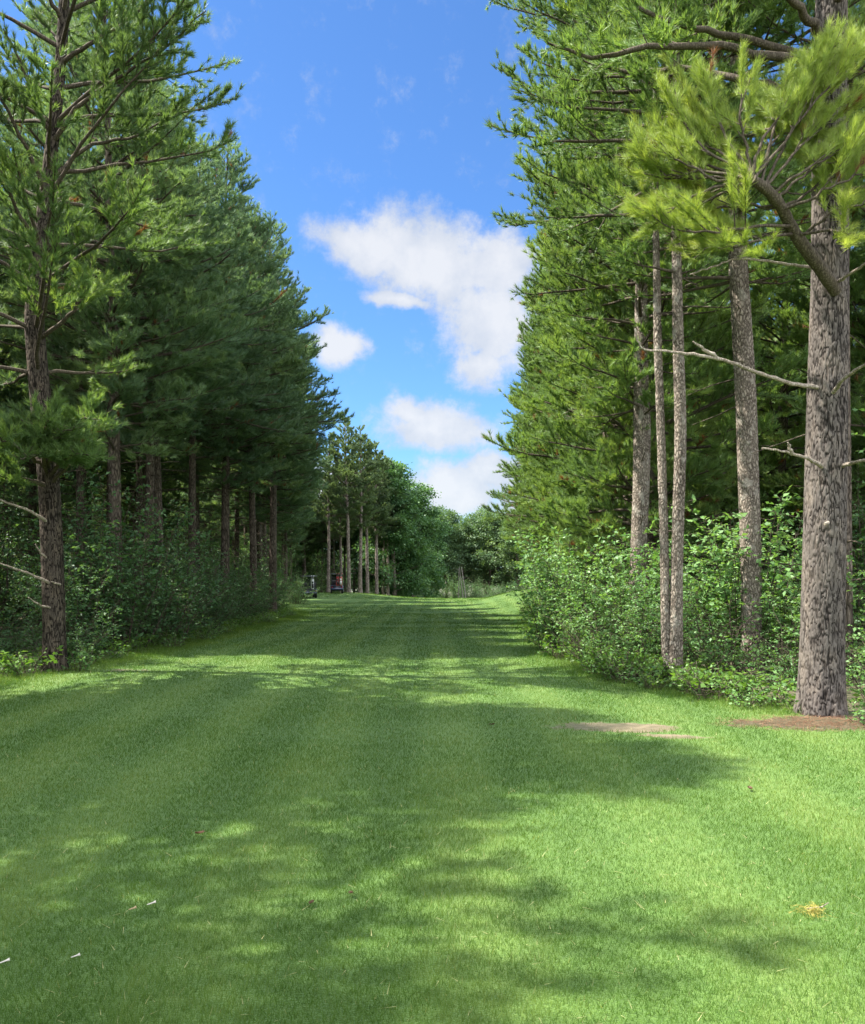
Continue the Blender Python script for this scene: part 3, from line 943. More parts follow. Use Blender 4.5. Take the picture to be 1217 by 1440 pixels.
# three thin bare trunks
o = None
for (bx_, tx, ty, w), lab in zip(((645, 645.5, 800, 1.3), (652, 646, 797, 1.5), (656, 649, 797, 1.8)),
                                 ('thin pale bare trunk standing upright, left of the leaning pair', 'thin pale bare trunk leaning left, middle of the three',
                                  'pale bare trunk leaning left, right hand one of the three')):
    d = 112
    b = P(bx_, 850, d); t_ = P(tx, ty, d)
    gx = gz(b[0], d)
    g = Geo()
    pth = smooth_path(np.array([[0, 0, -.1], [(t_[0] - b[0]) * .5 + .03, 0, (t_[2] - gx) * .5], [t_[0] - b[0], .1, t_[2] - gx]]), 10)
    tube(g, pth, np.linspace(w * .05, w * .03, 10), 8)
    o = empty('bare_tree', (b[0], d, gx), lab, 'tree', 'thin bare trunks in front of the far wood')
    child('trunk', g.mesh('bare_trunk', M['birch'], True), o)
    g = Geo()
    for q in range(4):
        p = branch_path(pth[6 + q % 4], q * 1.7, .5, .5 + .2 * q, np.random.default_rng(q), .2, 4)
        tube(g, p, np.linspace(.02, .006, 4), 4)
    child('branches', g.mesh('bare_branches', M['birch']), o)

# ---- deep woods
for x, y, t, sc in ((-10.8, 10.6, 1, .95), (-10.1, 9.0, 0, 1.0), (-10.6, 2.4, 2, .86), (-12.8, 1.0, 1, .85), (-11.5, -2, 0, .75)):
    plant('pine_tree', PR['front'][t], x, y, 'pine of the left wood beside the tee, just outside the left frame edge', 'tree', 'left wood beside the tee', rot(), sc)
for x, y, t, sc, lab in ((-10.4, 51.0, 1, 1.02, 'tall pine at the back of the left thicket end'), (-11.6, 58.5, 2, 1.2, 'tall pine at the near edge of the grass bay'),
                         (-12.6, 66.5, 0, 1.15, 'tall pine above the half hidden golf car'), (-13.4, 76, 1, 1.1, 'tall pine left behind the golf car with the red bag')):
    plant('pine_tree', PR['front'][t], x, y, lab, 'tree', GL, rot(), sc)
for i in range(21):
    plant('pine_tree', PR['edge'][i % 3], -34 + rnd.uniform(-1.5, 1.5), 6 + i * 5.2, 'pine at the far back of the left wood', 'tree', 'back of the left wood', rot(), rnd.uniform(.85, 1.0))
for i in range(15):
    plant('pine_tree', PR['edge'][i % 3], 30 + rnd.uniform(-1.5, 1.5), 10 + i * 5.4, 'pine at the far back of the right wood', 'tree', 'back of the right wood', rot(), rnd.uniform(.85, 1.0))
for i in range(17):
    plant('pine_tree', PR['edge'][i % 3], -42 + i * 5.2 + rnd.uniform(-1, 1), 154 + rnd.uniform(-2, 2), 'pine at the back of the far background wood', 'tree', 'back of the background wood', rot(), rnd.uniform(.7, .82))
for i in range(12):
    plant('pine_tree', PR['red'][i % 2], -15.5 + i * .95 + rnd.uniform(-.4, .4), 99 + rnd.uniform(-3, 6), 'slim pine crowded behind the far trunks at the left end', 'tree', 'slim pines crowded at the left end', rot(), rnd.uniform(.85, .98))
def deep(x0, x1, y0, y1, step, label, group, scr=(.88, 1.05)):
    x = x0
    while x < x1:
        y = y0 + rnd.uniform(0, step)
        while y < y1:
            xx, yy = x + rnd.uniform(-1.3, 1.3), y + rnd.uniform(-1.2, 1.2)
            plant('pine_tree', PR['deep'][rnd.randrange(2)], xx, yy, label, 'tree', group, rot(), rnd.uniform(*scr))
            y += step
        x += step * .95


deep(-15.5, -12.0, 17, 50, 3.6, 'slender dark pine one rank behind the front pines of the left wood', 'second rank of the left wood')
deep(-31, -16.5, 9, 100, 5.0, 'slender dark pine deep in the shade of the left wood', 'deep shade of the left wood')
deep(-24, -13.5, 76, 112, 4.2, 'slender dark pine in the shade behind the slim far pines', 'shade behind the slim far pines')
for i in range(13):
    plant('pine_tree', PR['edge'][i % 3], 10.2 + rnd.uniform(-.9, .9), 17 + i * 4.3 + rnd.uniform(-1, 1), 'low crowned pine one rank behind the front pines of the right wood', 'tree', 'second rank of the right wood', rot(), rnd.uniform(.85, 1.0))
deep(13.5, 28, 12, 80, 5.0, 'slender dark pine deep in the shade of the right wood', 'deep shade of the right wood')

PR['pole'] = [proto('slender_pine', s, H, .13, b, 2.4, per=4, k=14, NL=.2, NW=.03, dead=.9, ndl='needle_cool', step=.22, tuft_step=.13, spacing=.6)
              for s, H, b in ((35, 17.5, 9.0), (36, 16.5, 8.2))]
for i, (x, y) in enumerate(((-9.6, 21.5), (-10.2, 24.6), (-9.9, 28.6), (-10.6, 31.4), (-9.8, 34.9), (-10.5, 37.8), (-9.7, 40.0), (-10.9, 26.4), (-11.4, 34.0))):
    plant('pine_tree', PR['pole'][i % 2], x, y, 'slender dark pine with a long bare trunk behind the left front pines', 'tree', 'bare trunks behind the left front pines', rot(), rnd.uniform(.92, 1.05))
plant('pine_tree', PR['pole'][0], -9.3, 4.9, 'high crowned slim pine of the left wood beside the tee, outside the frame', 'tree', 'left wood beside the tee', rot(), (.85, .85, .9))
# ---- understory on the left
for x, y, t, sc, lab in (
    (-8.6, 12.6, 0, .85, 'pale leaved bush left of the dark ridged pine at the frame edge'),
    (-7.6, 15.6, 2, .9, 'low dark bush right behind the dark ridged pine'),
    (-6.6, 16.2, 2, .85, 'low dark bush on the grass edge right of the dark ridged pine'),
    (-7.0, 17.6, 1, 1.0, 'tall dark bush beside the first grey trunked pine'),
    (-6.9, 19.6, 1, 1.12, 'tallest rounded bush in the left thicket'),
    (-6.5, 21.6, 0, 1.05, 'rounded bush on the grass edge before the middle of the left thicket'),
    (-7.3, 23.6, 1, 1.05, 'tall bush under the second left pine'),
    (-6.9, 26.2, 0, 1.1, 'broad bush in the middle of the left thicket edge'),
    (-7.4, 29.0, 1, .95, 'upright bush below the dark bare trunk of the left thicket'),
    (-7.0, 31.8, 0, 1.05, 'broad bush right of the middle of the left thicket'),
    (-7.2, 34.8, 2, 1.3, 'lower bush before the thick dark left trunk'),
    (-7.0, 37.6, 0, 1.0, 'dark bush second from the end of the left thicket'),
    (-7.5, 40.5, 1, .9, 'bush at the end of the left thicket behind the last one'),
    (-7.1, 43.2, 2, 1.25, 'last dark bush where the left thicket meets the open grass'),
):
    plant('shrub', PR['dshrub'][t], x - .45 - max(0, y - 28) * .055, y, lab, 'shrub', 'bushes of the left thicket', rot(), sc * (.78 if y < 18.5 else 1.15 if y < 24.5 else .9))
for i in range(46):
    y = rnd.uniform(9, 58)
    x = rnd.uniform(-19, -9.0)
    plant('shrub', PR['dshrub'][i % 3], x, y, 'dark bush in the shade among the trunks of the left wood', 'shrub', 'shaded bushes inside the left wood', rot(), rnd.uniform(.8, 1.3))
for i in range(15):
    y = 11 + i * 3.2 + rnd.uniform(-1, 1)
    x = rnd.uniform(-12.5, -9.4)
    plant('sapling', PR['sapling'][i % 2], x, y, 'leafy sapling growing between the trunks of the left wood', 'sapling', 'saplings inside the left wood', rot(), rnd.uniform(.75, 1.05))
# bushes behind the carts
for x, y, sc, lab in ((-11.5, 52, 1.2, 'bush closing the grass bay behind the left thicket'), (-13.5, 58, 1.2, 'bush in the grass bay left of the half hidden golf car'),
                      (-9.7, 60.5, .95, 'low bush hiding the left half of the nearer golf car'), (-14.8, 66, 1.2, 'bush behind the half hidden golf car'), (-14.5, 77, 1.1, 'bush in the shade left of the golf car with the red bag'),
                      (-10.6, 93, 1.0, 'bush between the far trunks behind the golf car'), (-7.0, 97, .8, 'low bush at the foot of the leaning pinkish trunk'),
                      (-13.2, 90, 1.2, 'bush under the slim pine left of the golf car')):
    plant('shrub', PR['dshrub'][0], x, y, lab, 'shrub', 'bushes round the grass bay', rot(), sc)
for x, y, sc, lab in ((-13.5, 69.5, .95, 'leafy sapling between the two golf cars'), (-14.2, 82, 1.0, 'leafy sapling left behind the golf car with the red bag'),
                      (-12.2, 95, 1.0, 'leafy sapling behind the far slim trunks')):
    plant('sapling', PR['sapling'][1], x, y, lab, 'sapling', 'saplings round the grass bay', rot(), sc)

# ---- understory on the right
for x, y, t, sc, lab in (
    (3.9, 14.8, 0, .80, 'sunlit bush behind the base of the forked pine'),
    (3.1, 15.6, 1, .82, 'bush just left of the forked pine base'),
    (4.6, 13.7, 1, .95, 'pale green bush between the forked pine and the straight flaky trunk'),
    (5.6, 14.9, 2, 1.05, 'tall bush right behind the straight flaky trunk'),
    (5.3, 12.3, 1, .72, 'low bush left of the thick grey trunk'),
    (6.6, 13.5, 0, .95, 'bush behind the thick grey trunk'),
    (5.75, 10.6, 1, .72, 'leafy bush right of the thick grey trunk at the frame edge'),
    (6.9, 11.6, 0, .9, 'bush at the right frame edge behind the leafy one'),
    (3.3, 17.6, 0, .95, 'bush at the near end of the wide right bushes'),
    (4.3, 17.4, 2, .9, 'bush round the foot of the trunk pale below and dark above'),
    (3.0, 19.8, 2, .95, 'tall rounded bush in the wide right bushes nearest the fairway'),
    (3.6, 22.0, 2, 1.05, 'tallest of the wide right bushes'),
    (4.5, 20.5, 0, 1.1, 'bush behind the tallest of the wide right bushes'),
    (3.9, 25.0, 2, .95, 'bush on the fairway side past the tallest right bush'),
    (4.3, 28.5, 0, 1.1, 'bush at the middle of the far right hedge'),
    (4.6, 32.5, 0, 1.1, 'rounded bush along the far right hedge'),
    (5.1, 37.0, 1, 1.3, 'low bush along the far right hedge before its end'),
    (5.7, 42.0, 0, 1.2, 'bush near the end of the far right hedge'),
    (6.4, 47.5, 0, 1.2, 'last bush of the right hedge below the grassy rise'),
    (7.8, 54.0, 0, 1.2, 'bush at the back of the grassy rise on the right'),
):
    plant('shrub', PR['shrub'][t], x + min(1.0, max(0, y - 19) * .075), y, lab, 'shrub', 'bushes of the right hedge', rot(), sc * (1.22 if t == 2 else 1.05))
for i in range(34):
    y = rnd.uniform(13, 56)
    x = rnd.uniform(6.8, 15.5)
    plant('shrub', PR['shrub' if i % 2 else 'dshrub'][i % 3], x, y, 'bush in the shade among the trunks of the right wood', 'shrub', 'shaded bushes inside the right wood', rot(), rnd.uniform(.7, 1.15))
for i in range(18):
    y = 13 + i * 2.2 + rnd.uniform(-1, 1)
    x = rnd.uniform(7.2, 10)
    plant('sapling', PR['sapling'][i % 2], x, y, 'leafy sapling growing between the trunks of the right wood', 'sapling', 'saplings inside the right wood', rot(), rnd.uniform(.6, .9))

# weeds
plant('weed', PR['weed'][0], -6.55, 13.75, 'clump of pale broad leaved weed in front of the dark ridged pine', 'plant', None, .5, 1.2, 0)
plant('weed', PR['weed'][1], -5.95, 14.3, 'small sprig of weed right of the dark ridged pine base', 'plant', None, 1.5, 1.1, 0)
plant('weed', PR['weed'][1], 4.72, 9.25, 'tuft of fine green weed in front of the thick grey trunk', 'plant', None, .2, .75, 0)
for i in range(46):
    y = rnd.uniform(9.9, 14.6)
    x = float(right_edge(y)) + rnd.uniform(-.1, 1.0)
    if abs(x - 4.55) < .6 and y < 10.6:
        continue
    plant('weed', PR['weed'][i % 2], x, y, 'low lime green weed along the foot of the right hedge', 'plant', 'weeds along the foot of the right hedge', rot(), rnd.uniform(.6, 1.25), 0)
for i in range(24):
    y = rnd.uniform(13, 44)
    x = float(left_edge(y)) + rnd.uniform(-.7, .1)
    plant('weed', PR['weed'][1], x, y, 'low green weed along the foot of the left thicket', 'plant', 'weeds along the foot of the left thicket', rot(), rnd.uniform(.7, 1.3), 0)
for i in range(26):
    y = rnd.uniform(15, 48)
    x = float(right_edge(y)) + rnd.uniform(-.2, .5)
    plant('weed', PR['weed'][i % 2], x, y, 'green weed along the far right hedge foot', 'plant', 'weeds along the far right hedge', rot(), rnd.uniform(.8, 1.4), 0)

# ------------------------------------------------------------------ ground
def ground_mat():
    m, nt, out = new_mat('fairway_ground')
    geo = nd(nt, 'NewGeometry')
    pos = geo.outputs['Position']
    lit = nd(nt, 'Attribute', attribute_name='litter')
    drt = nd(nt, 'Attribute', attribute_name='dirt')
    n1 = nd(nt, 'TexNoise', i_Scale=.35, i_Detail=4.0); nt.links.new(pos, n1.inputs['Vector'])
    n2 = nd(nt, 'TexNoise', i_Scale=9.0, i_Detail=6.0); nt.links.new(pos, n2.inputs['Vector'])
    n3 = nd(nt, 'TexNoise', i_Scale=90.0, i_Detail=3.0); nt.links.new(pos, n3.inputs['Vector'])
    sx = nd(nt, 'SeparateXYZ'); nt.links.new(pos, sx.inputs[0])
    wob = mth(nt, 'MULTIPLY', n1.outputs[0], .8)
    stripe = mth(nt, 'SINE', mth(nt, 'ADD', mth(nt, 'MULTIPLY', sx.outputs['X'], 5.2), wob))
    f = mth(nt, 'ADD', mth(nt, 'MULTIPLY', n1.outputs[0], .45), mth(nt, 'MULTIPLY', n2.outputs[0], .35))
    f = mth(nt, 'ADD', f, mth(nt, 'MULTIPLY', n3.outputs[0], .25))
    f = mth(nt, 'ADD', f, mth(nt, 'MULTIPLY', stripe, .085))  # light off the leaning mown blades put into the colour as stripes
    gcol = ramp(nt, f, [(.3, (.040, .085, .010)), (.52, (.070, .130, .018)), (.75, (.12, .18, .034))])
    lcol = ramp(nt, n2.outputs[0], [(.3, (.022, .015, .010)), (.55, (.075, .048, .030)), (.8, (.14, .095, .06))])
    dcol = ramp(nt, n2.outputs[0], [(.3, (.075, .045, .028)), (.6, (.15, .10, .068)), (.8, (.25, .185, .13))])
    fl = mth(nt, 'ADD', lit.outputs['Fac'], mth(nt, 'MULTIPLY', mth(nt, 'SUBTRACT', n2.outputs[0], .5), 1.1))
    c = mixc(nt, ramp(nt, fl, [(.42, (0, 0, 0)), (.58, (1, 1, 1))]), gcol, lcol)
    fd = mth(nt, 'ADD', drt.outputs['Fac'], mth(nt, 'MULTIPLY', mth(nt, 'SUBTRACT', n2.outputs[0], .5), 1.0))
    c = mixc(nt, ramp(nt, fd, [(.45, (0, 0, 0)), (.6, (1, 1, 1))]), c, dcol)
    p = nd(nt, 'BsdfPrincipled', i_Roughness=.75)
    p.inputs['Specular IOR Level'].default_value = .25
    p.inputs['Sheen Weight'].default_value = .25
    p.inputs['Sheen Tint'].default_value = (.6, .9, .5, 1)
    nt.links.new(c, p.inputs['Base Color'])
    b = nd(nt, 'Bump', i_Strength=.6, i_Distance=.02)
    nt.links.new(mth(nt, 'ADD', n2.outputs[0], n3.outputs[0]), b.inputs['Height']); nt.links.new(b.outputs[0], p.inputs['Normal'])
    nt.links.new(p.outputs[0], out.inputs[0])
    return m


def ell(x, y, cx, cy, rx, ry, a=0):
    c, s = math.cos(a), math.sin(a)
    u, v = (x - cx) * c + (y - cy) * s, -(x - cx) * s + (y - cy) * c
    return np.clip(1.5 - np.sqrt((u / rx) ** 2 + (v / ry) ** 2), 0, 1)


def litter_of(x, y):
    """0 on lawn, 1 on forest floor, .5 at the border"""
    l = np.clip(.5 + (left_edge(y) - .2 - x) / .8, 0, 1)
    r = np.clip(.5 + (x - right_edge(y) - .3) / .8, 0, 1)
    far = np.clip(.5 + (y - 112) / 6, 0, 1)
    return np.maximum(np.maximum(l, r), far)


def ragged(x, y, s):
    return s + .55 * (fbm2(x, y, 3.2, 4.4) - .5) + .5 * (fbm2(x, y, 9.0, 1.4, 2) - .5)


def dirt_of(x, y):
    return np.clip(np.where(dirt0(x, y) > .02, ragged(x, y, dirt0(x, y)), 0), 0, 1)


def mulch_of(x, y):
    return np.clip(np.where(mulch0(x, y) > .02, ragged(x, y, mulch0(x, y)), 0), 0, 1)


def dirt0(x, y):
    return np.maximum(np.maximum(ell(x, y, 1.98, 9.05, .66, .28, -.1), ell(x, y, 2.45, 8.55, .36, .11, -.25)), ell(x, y, -5.2, 14.3, .5, .35) * .55)


def mulch0(x, y):
    return np.maximum(ell(x, y, 4.25, 9.3, .95, .42, .1), ell(x, y, 3.75, 9.35, .5, .16))


def axis(lo, hi, fine_lo, fine_hi, fine, coarse):
    a = list(np.arange(fine_lo, fine_hi, fine))
    s, v = fine, fine_hi
    while v < hi:
        a.append(v); s = min(coarse, s * 1.18); v += s
    s, v = fine, fine_lo - fine
    while v > lo:
        a.insert(0, v); s = min(coarse, s * 1.18); v -= s
    return np.array([lo] + a + [hi])


gx = axis(-700, 700, -9, 9, .11, 40)
gy = axis(-300, 900, 2, 18, .11, 40)
X, Y = np.meshgrid(gx, gy)
xf, yf = X.ravel(), Y.ravel()
G = Geo()
nx = len(gx)
ii = np.arange(len(gy) - 1)[:, None] * nx + np.arange(nx - 1)[None, :]
G.add(np.stack([xf, yf, ground(xf, yf)], 1), np.stack([ii, ii + 1, ii + nx + 1, ii + nx], -1).reshape(-1, 4))
me = G.mesh('ground', ground_mat(), True)
for nm, val in (('litter', np.maximum(litter_of(xf, yf), mulch_of(xf, yf))), ('dirt', dirt_of(xf, yf))):
    a = me.attributes.new(nm, 'FLOAT', 'POINT'); a.data.foreach_set('value', val.astype(np.float32))
go = bpy.data.objects.new('ground', me); COL.objects.link(go)
tag(go, 'fairway lawn and forest floor with a bare earth patch', 'ground', kind='structure')

# ---- grass blades
M['grass'] = None


def grass_mat():
    m, nt, out = new_mat('lawn_grass')
    geo = nd(nt, 'NewGeometry')
    at = nd(nt, 'Attribute', attribute_name='tint')
    n1 = nd(nt, 'TexNoise', i_Scale=.55, i_Detail=4.0); nt.links.new(geo.outputs['Position'], n1.inputs['Vector'])
    n2 = nd(nt, 'TexNoise', i_Scale=3.5, i_Detail=3.0); nt.links.new(geo.outputs['Position'], n2.inputs['Vector'])
    f = mth(nt, 'ADD', mth(nt, 'MULTIPLY', n1.outputs[0], .5), mth(nt, 'MULTIPLY', n2.outputs[0], .35))
    f = mth(nt, 'ADD', f, mth(nt, 'MULTIPLY', at.outputs['Fac'], .32))
    c = ramp(nt, f, [(.36, (.042, .108, .013)), (.58, (.080, .164, .022)), (.8, (.145, .212, .038))])
    c = mixc(nt, mth(nt, 'GREATER_THAN', at.outputs['Fac'], 1.5), c, (.42, .40, .2))
    p = nd(nt, 'BsdfPrincipled', i_Roughness=.5)
    p.inputs['Specular IOR Level'].default_value = .28
    nt.links.new(c, p.inputs['Base Color'])
    t = nd(nt, 'BsdfTranslucent')
    nt.links.new(mixc(nt, 1.0, c, (1.3, 1.25, .5), 'MULTIPLY'), t.inputs['Color'])
    mx = nd(nt, 'MixShader', i_0=.35)
    nt.links.new(p.outputs[0], mx.inputs[1]); nt.links.new(t.outputs[0], mx.inputs[2]); nt.links.new(mx.outputs[0], out.inputs[0])
    return m


rng = np.random.default_rng(77)


def blades(g, x, y, h, w, rng, tint, leanx=0., leany=0., spread=.45):
    n = len(x)
    z = ground(x, y) - .004
    a = rng.uniform(0, 6.283, n)
    dx, dy = np.cos(a) * w / 2, np.sin(a) * w / 2
    lx = (rng.normal(size=n) * spread + leanx) * h
    ly = (rng.normal(size=n) * spread + leany) * h
    v = np.stack([np.stack([x - dx, y - dy, z], 1), np.stack([x + dx, y + dy, z], 1),
                  np.stack([x + lx, y + ly, z + h], 1)], 1).reshape(-1, 3)
    g.add(v, np.arange(n * 3).reshape(-1, 3), tint)


def lawn():
    g = Geo()
    N = 1300000
    y = np.exp(rng.uniform(math.log(2.5), math.log(104), N))
    x = rng.uniform(-1, 1, N) * (.58 * y + 1.2)
    keep = (litter_of(x, y) + .5 * (rng.random(N) - .5) < .5) & (dirt_of(x, y) < rng.uniform(.35, .8, N)) & (mulch_of(x, y) < rng.uniform(.3, .8, N))
    x, y = x[keep], y[keep]
    n = len(x)
    patchy = fbm2(x, y, .8, 11.)
    h = (.018 + .020 * patchy) * rng.uniform(.6, 1.35, n) * (1 + .012 * y)
    w = .0024 * (y / 3.0) ** .75
    stripe = np.clip(3 * np.sin(x * 5.2 + .8 * fbm2(x, y, .35, 2.)), -1, 1)
    t = rng.normal(.5, .25, n) + .15 * stripe  # stripe sheen of leaning blades added to their tint
    t = np.clip(t, 0, 1.2)
    t[rng.random(n) < .006] = 2.0
    blades(g, x, y, h, w, rng, t, .05, .22 * stripe)
    # long clipped straws lying on the turf
    M_ = 900
    y = np.exp(rng.uniform(math.log(2.6), math.log(16), M_)); x = rng.uniform(-1, 1, M_) * (.55 * y + .8)
    k = litter_of(x, y) < .4
    x, y = x[k], y[k]
    a = rng.uniform(0, 6.283, len(x)); L = rng.uniform(.02, .075, len(x))
    z = ground(x, y) + .03 + rng.uniform(0, .012, len(x))
    wv = .0013 * (y / 3) ** .6
    v = np.stack([np.stack([x - np.sin(a) * wv, y + np.cos(a) * wv, z], 1), np.stack([x + np.sin(a) * wv, y - np.cos(a) * wv, z], 1),
                  np.stack([x + np.cos(a) * L, y + np.sin(a) * L, z + rng.uniform(-.01, .03, len(x))], 1)], 1).reshape(-1, 3)
    g.add(v, np.arange(len(x) * 3).reshape(-1, 3), 2.0)
    # rougher grass at both borders
    B = 100000
    y = np.exp(rng.uniform(math.log(8.5), math.log(60), B))
    lr = rng.random(B) < .5
    x = np.where(lr, left_edge(y) + rng.normal(size=B) * .4, right_edge(y) + .25 + rng.normal(size=B) * .4)
    k = (mulch_of(x, y) < .3)
    x, y = x[k], y[k]
    blades(g, x, y, rng.uniform(.03, .12, len(x)) * rng.uniform(.5, 1.2, len(x)), 0.0045 * (y / 10) ** .7, rng, np.clip(rng.normal(.7, .25, len(x)), 0, 1.2), 0, 0, .4)
    return g


M['grass'] = grass_mat()
o = bpy.data.objects.new('grass', lawn().mesh('grass', M['grass'])); COL.objects.link(o)
tag(o, 'mown lawn grass with faint mowing stripes', 'grass', kind='stuff')

# low fine ground cover under both hedges
def cover():
    g = Geo()
    r = np.random.default_rng(5)
    n = 16000
    y = r.uniform(9.6, 46, n)
    lr = r.random(n) < .6
    x = np.where(lr, right_edge(y) + .15 + np.abs(r.normal(size=n)) * .7, left_edge(y) - .2 - np.abs(r.normal(size=n)) * .6)
    k = (mulch_of(x, y) < .2)
    x, y = x[k], y[k]
    z = ground(x, y) + r.uniform(.02, .3, len(x))
    a = r.uniform(0, 6.283, len(x))
    leaves(g, np.stack([x, y, z], 1), np.stack([np.cos(a), np.sin(a), .2 + 0 * a], 1), r, .085, .5, .45)
    return g


o = bpy.data.objects.new('ground_cover', cover().mesh('ground_cover', M['leaf_lime'])); COL.objects.link(o)
tag(o, 'low leafy ground cover under the hedges', 'plants', kind='stuff')
# fallen needles on the needle bed
def straw():
    g = Geo(); r = np.random.default_rng(8)
    n = 9000
    x = r.uniform(2.8, 5.6, n); y = r.uniform(8.7, 10.2, n)
    k = mulch_of(x, y) > r.uniform(.2, .9, n)
    x, y = x[k], y[k]; n = len(x)
    a = r.uniform(0, 6.283, n); L = r.uniform(.05, .12, n); z = ground(x, y) + r.uniform(.003, .02, n)
    w = .003
    v = np.stack([np.stack([x - np.sin(a) * w, y + np.cos(a) * w, z], 1), np.stack([x + np.sin(a) * w, y - np.cos(a) * w, z], 1),
                  np.stack([x + np.cos(a) * L, y + np.sin(a) * L, z + r.uniform(-.002, .015, n)], 1)], 1).reshape(-1, 3)
    g.add(v, np.arange(n * 3).reshape(-1, 3), r.random(n))
    return g


M['straw'] = foliage_mat('fallen_needles', [(0, (.07, .035, .02)), (.5, (.16, .08, .045)), (1, (.28, .17, .10))], .1, .7)
o = bpy.data.objects.new('fallen_needles', straw().mesh('fallen_needles', M['straw'])); COL.objects.link(o)
tag(o, 'reddish brown fallen needles round the thick grey trunk', 'pine needles', kind='stuff')

# ------------------------------------------------------------------ small things on the lawn
def ground_at(px, py):
    d = 4.0
    for _ in range(30):
        x = (px - CX) / F_PX * d
        d = (CAM_Z - gz(x, d)) * F_PX / (py - HY)
    return (px - CX) / F_PX * d, d


M['white_tee'] = plain_mat('painted_wood', (.52, .49, .42), .7)
M['raw_tee'] = plain_mat('raw_wood', (.40, .29, .16), .8)
M['dead_leaf'] = foliage_mat('dead_leaf', [(0, (.06, .032, .018)), (1, (.13, .075, .04))], .2, .6)
M['yellow'] = foliage_mat('yellow_needles', [(0, (.26, .23, .05)), (1, (.42, .36, .10))], .25, .5)


def tee(px, py, az, L, mat, label):
    x, y = ground_at(px, py)
    g = Geo()
    d = np.array([math.cos(az), math.sin(az), .16])
    s = np.linspace(0, 1, 9)
    r = np.interp(s, [0, .1, .7, .86, .95, 1], [.0008, .0022, .0028, .0042, .0062, .0062])
    tube(g, s[:, None] * d * L, r * 1.2, 10)
    o = bpy.data.objects.new('golf_tee', g.mesh('golf_tee', M[mat], True)); COL.objects.link(o)
    o.location = (x, y, gz(x, y) + .020)
    tag(o, label, 'golf tee', 'broken tees lying in the lawn')


tee(207, 1278, .55, .042, 'white_tee', 'white broken tee lying right of the tan one on the lawn')
tee(181, 1285, .5, .036, 'raw_tee', 'tan broken tee lying left of the white one on the lawn')
tee(100, 1353, .5, .036, 'white_tee', 'white broken tee on the lawn near the bottom left corner')
tee(-3, 1362, .6, .045, 'white_tee', 'white broken tee cut by the left frame edge at the bottom')


def dead_leaf(px, py, size, label, seed):
    x, y = ground_at(px, py)
    r = np.random.default_rng(seed)
    g = Geo()
    # a curled oval leaf with a stalk
    u = np.linspace(-1, 1, 9); w = np.linspace(-1, 1, 5)
    U, W = np.meshgrid(u, w)
    half = np.sqrt(np.clip(1 - U ** 2, 0.02, 1)) * .55 * (1 + .12 * np.sin(U * 9))
    v = np.stack([U * size, W * half * size, (.25 * W ** 2 + .18 * U ** 2) * size + r.normal(size=U.shape) * .02 * size], -1).reshape(-1, 3)
    i = np.arange(4)[:, None] * 9 + np.arange(8)[None, :]
    g.add(v, np.stack([i, i + 1, i + 10, i + 9], -1).reshape(-1, 4), .4)
    tube(g, np.array([[size, 0, .18 * size], [size * 1.6, .1 * size, .1 * size]]), .0012, 4)
    o = bpy.data.objects.new('dead_leaf', g.mesh('dead_leaf', M['dead_leaf'])); COL.objects.link(o)
    o.location = (x, y, gz(x, y) + .022); o.rotation_euler = (r.uniform(-.2, .2), r.uniform(-.2, .2), r.uniform(0, 6))
    tag(o, label, 'leaf', 'dead leaves on the lawn')


dead_leaf(281, 1177, .035, 'brown curled dead leaf on the lawn left of the middle', 1)
dead_leaf(438, 1276, .022, 'small dark dead leaf on the lawn below the middle', 2)
dead_leaf(494, 1262, .022, 'small tan dead leaf right of the dark one on the lawn', 3)
dead_leaf(692, 1022, .04, 'reddish dead leaf on the lawn left of the bare earth patch', 4)
dead_leaf(1055, 1113, .035, 'brown dead leaf on the sunlit lawn at right', 5)
# yellowed spray of needles
x, y = ground_at(1143, 1285)
g = Geo(); r = np.random.default_rng(4)
ps = np.stack([r.normal(size=46) * .022, r.normal(size=46) * .018, .018 + r.uniform(0, .014, 46)], 1)
needles(g, ps, np.stack([r.normal(size=46), r.normal(size=46), .15 * np.ones(46)], 1), r, 7, .032, .0026, .6, .5)
tw = empty('needle_spray', (x, y, gz(x, y)), 'yellowed spray of pine needles lying on the sunlit lawn', 'needles')
child('needles', g.mesh('yellow_needles', M['yellow']), tw)
g = Geo(); tube(g, np.array([[-.03, 0, .025], [.05, .01, .03], [.10, .05, .034]]), np.array([.003, .003, .002]), 5)
child('twig', g.mesh('spray_twig', M['deadwood']), tw)

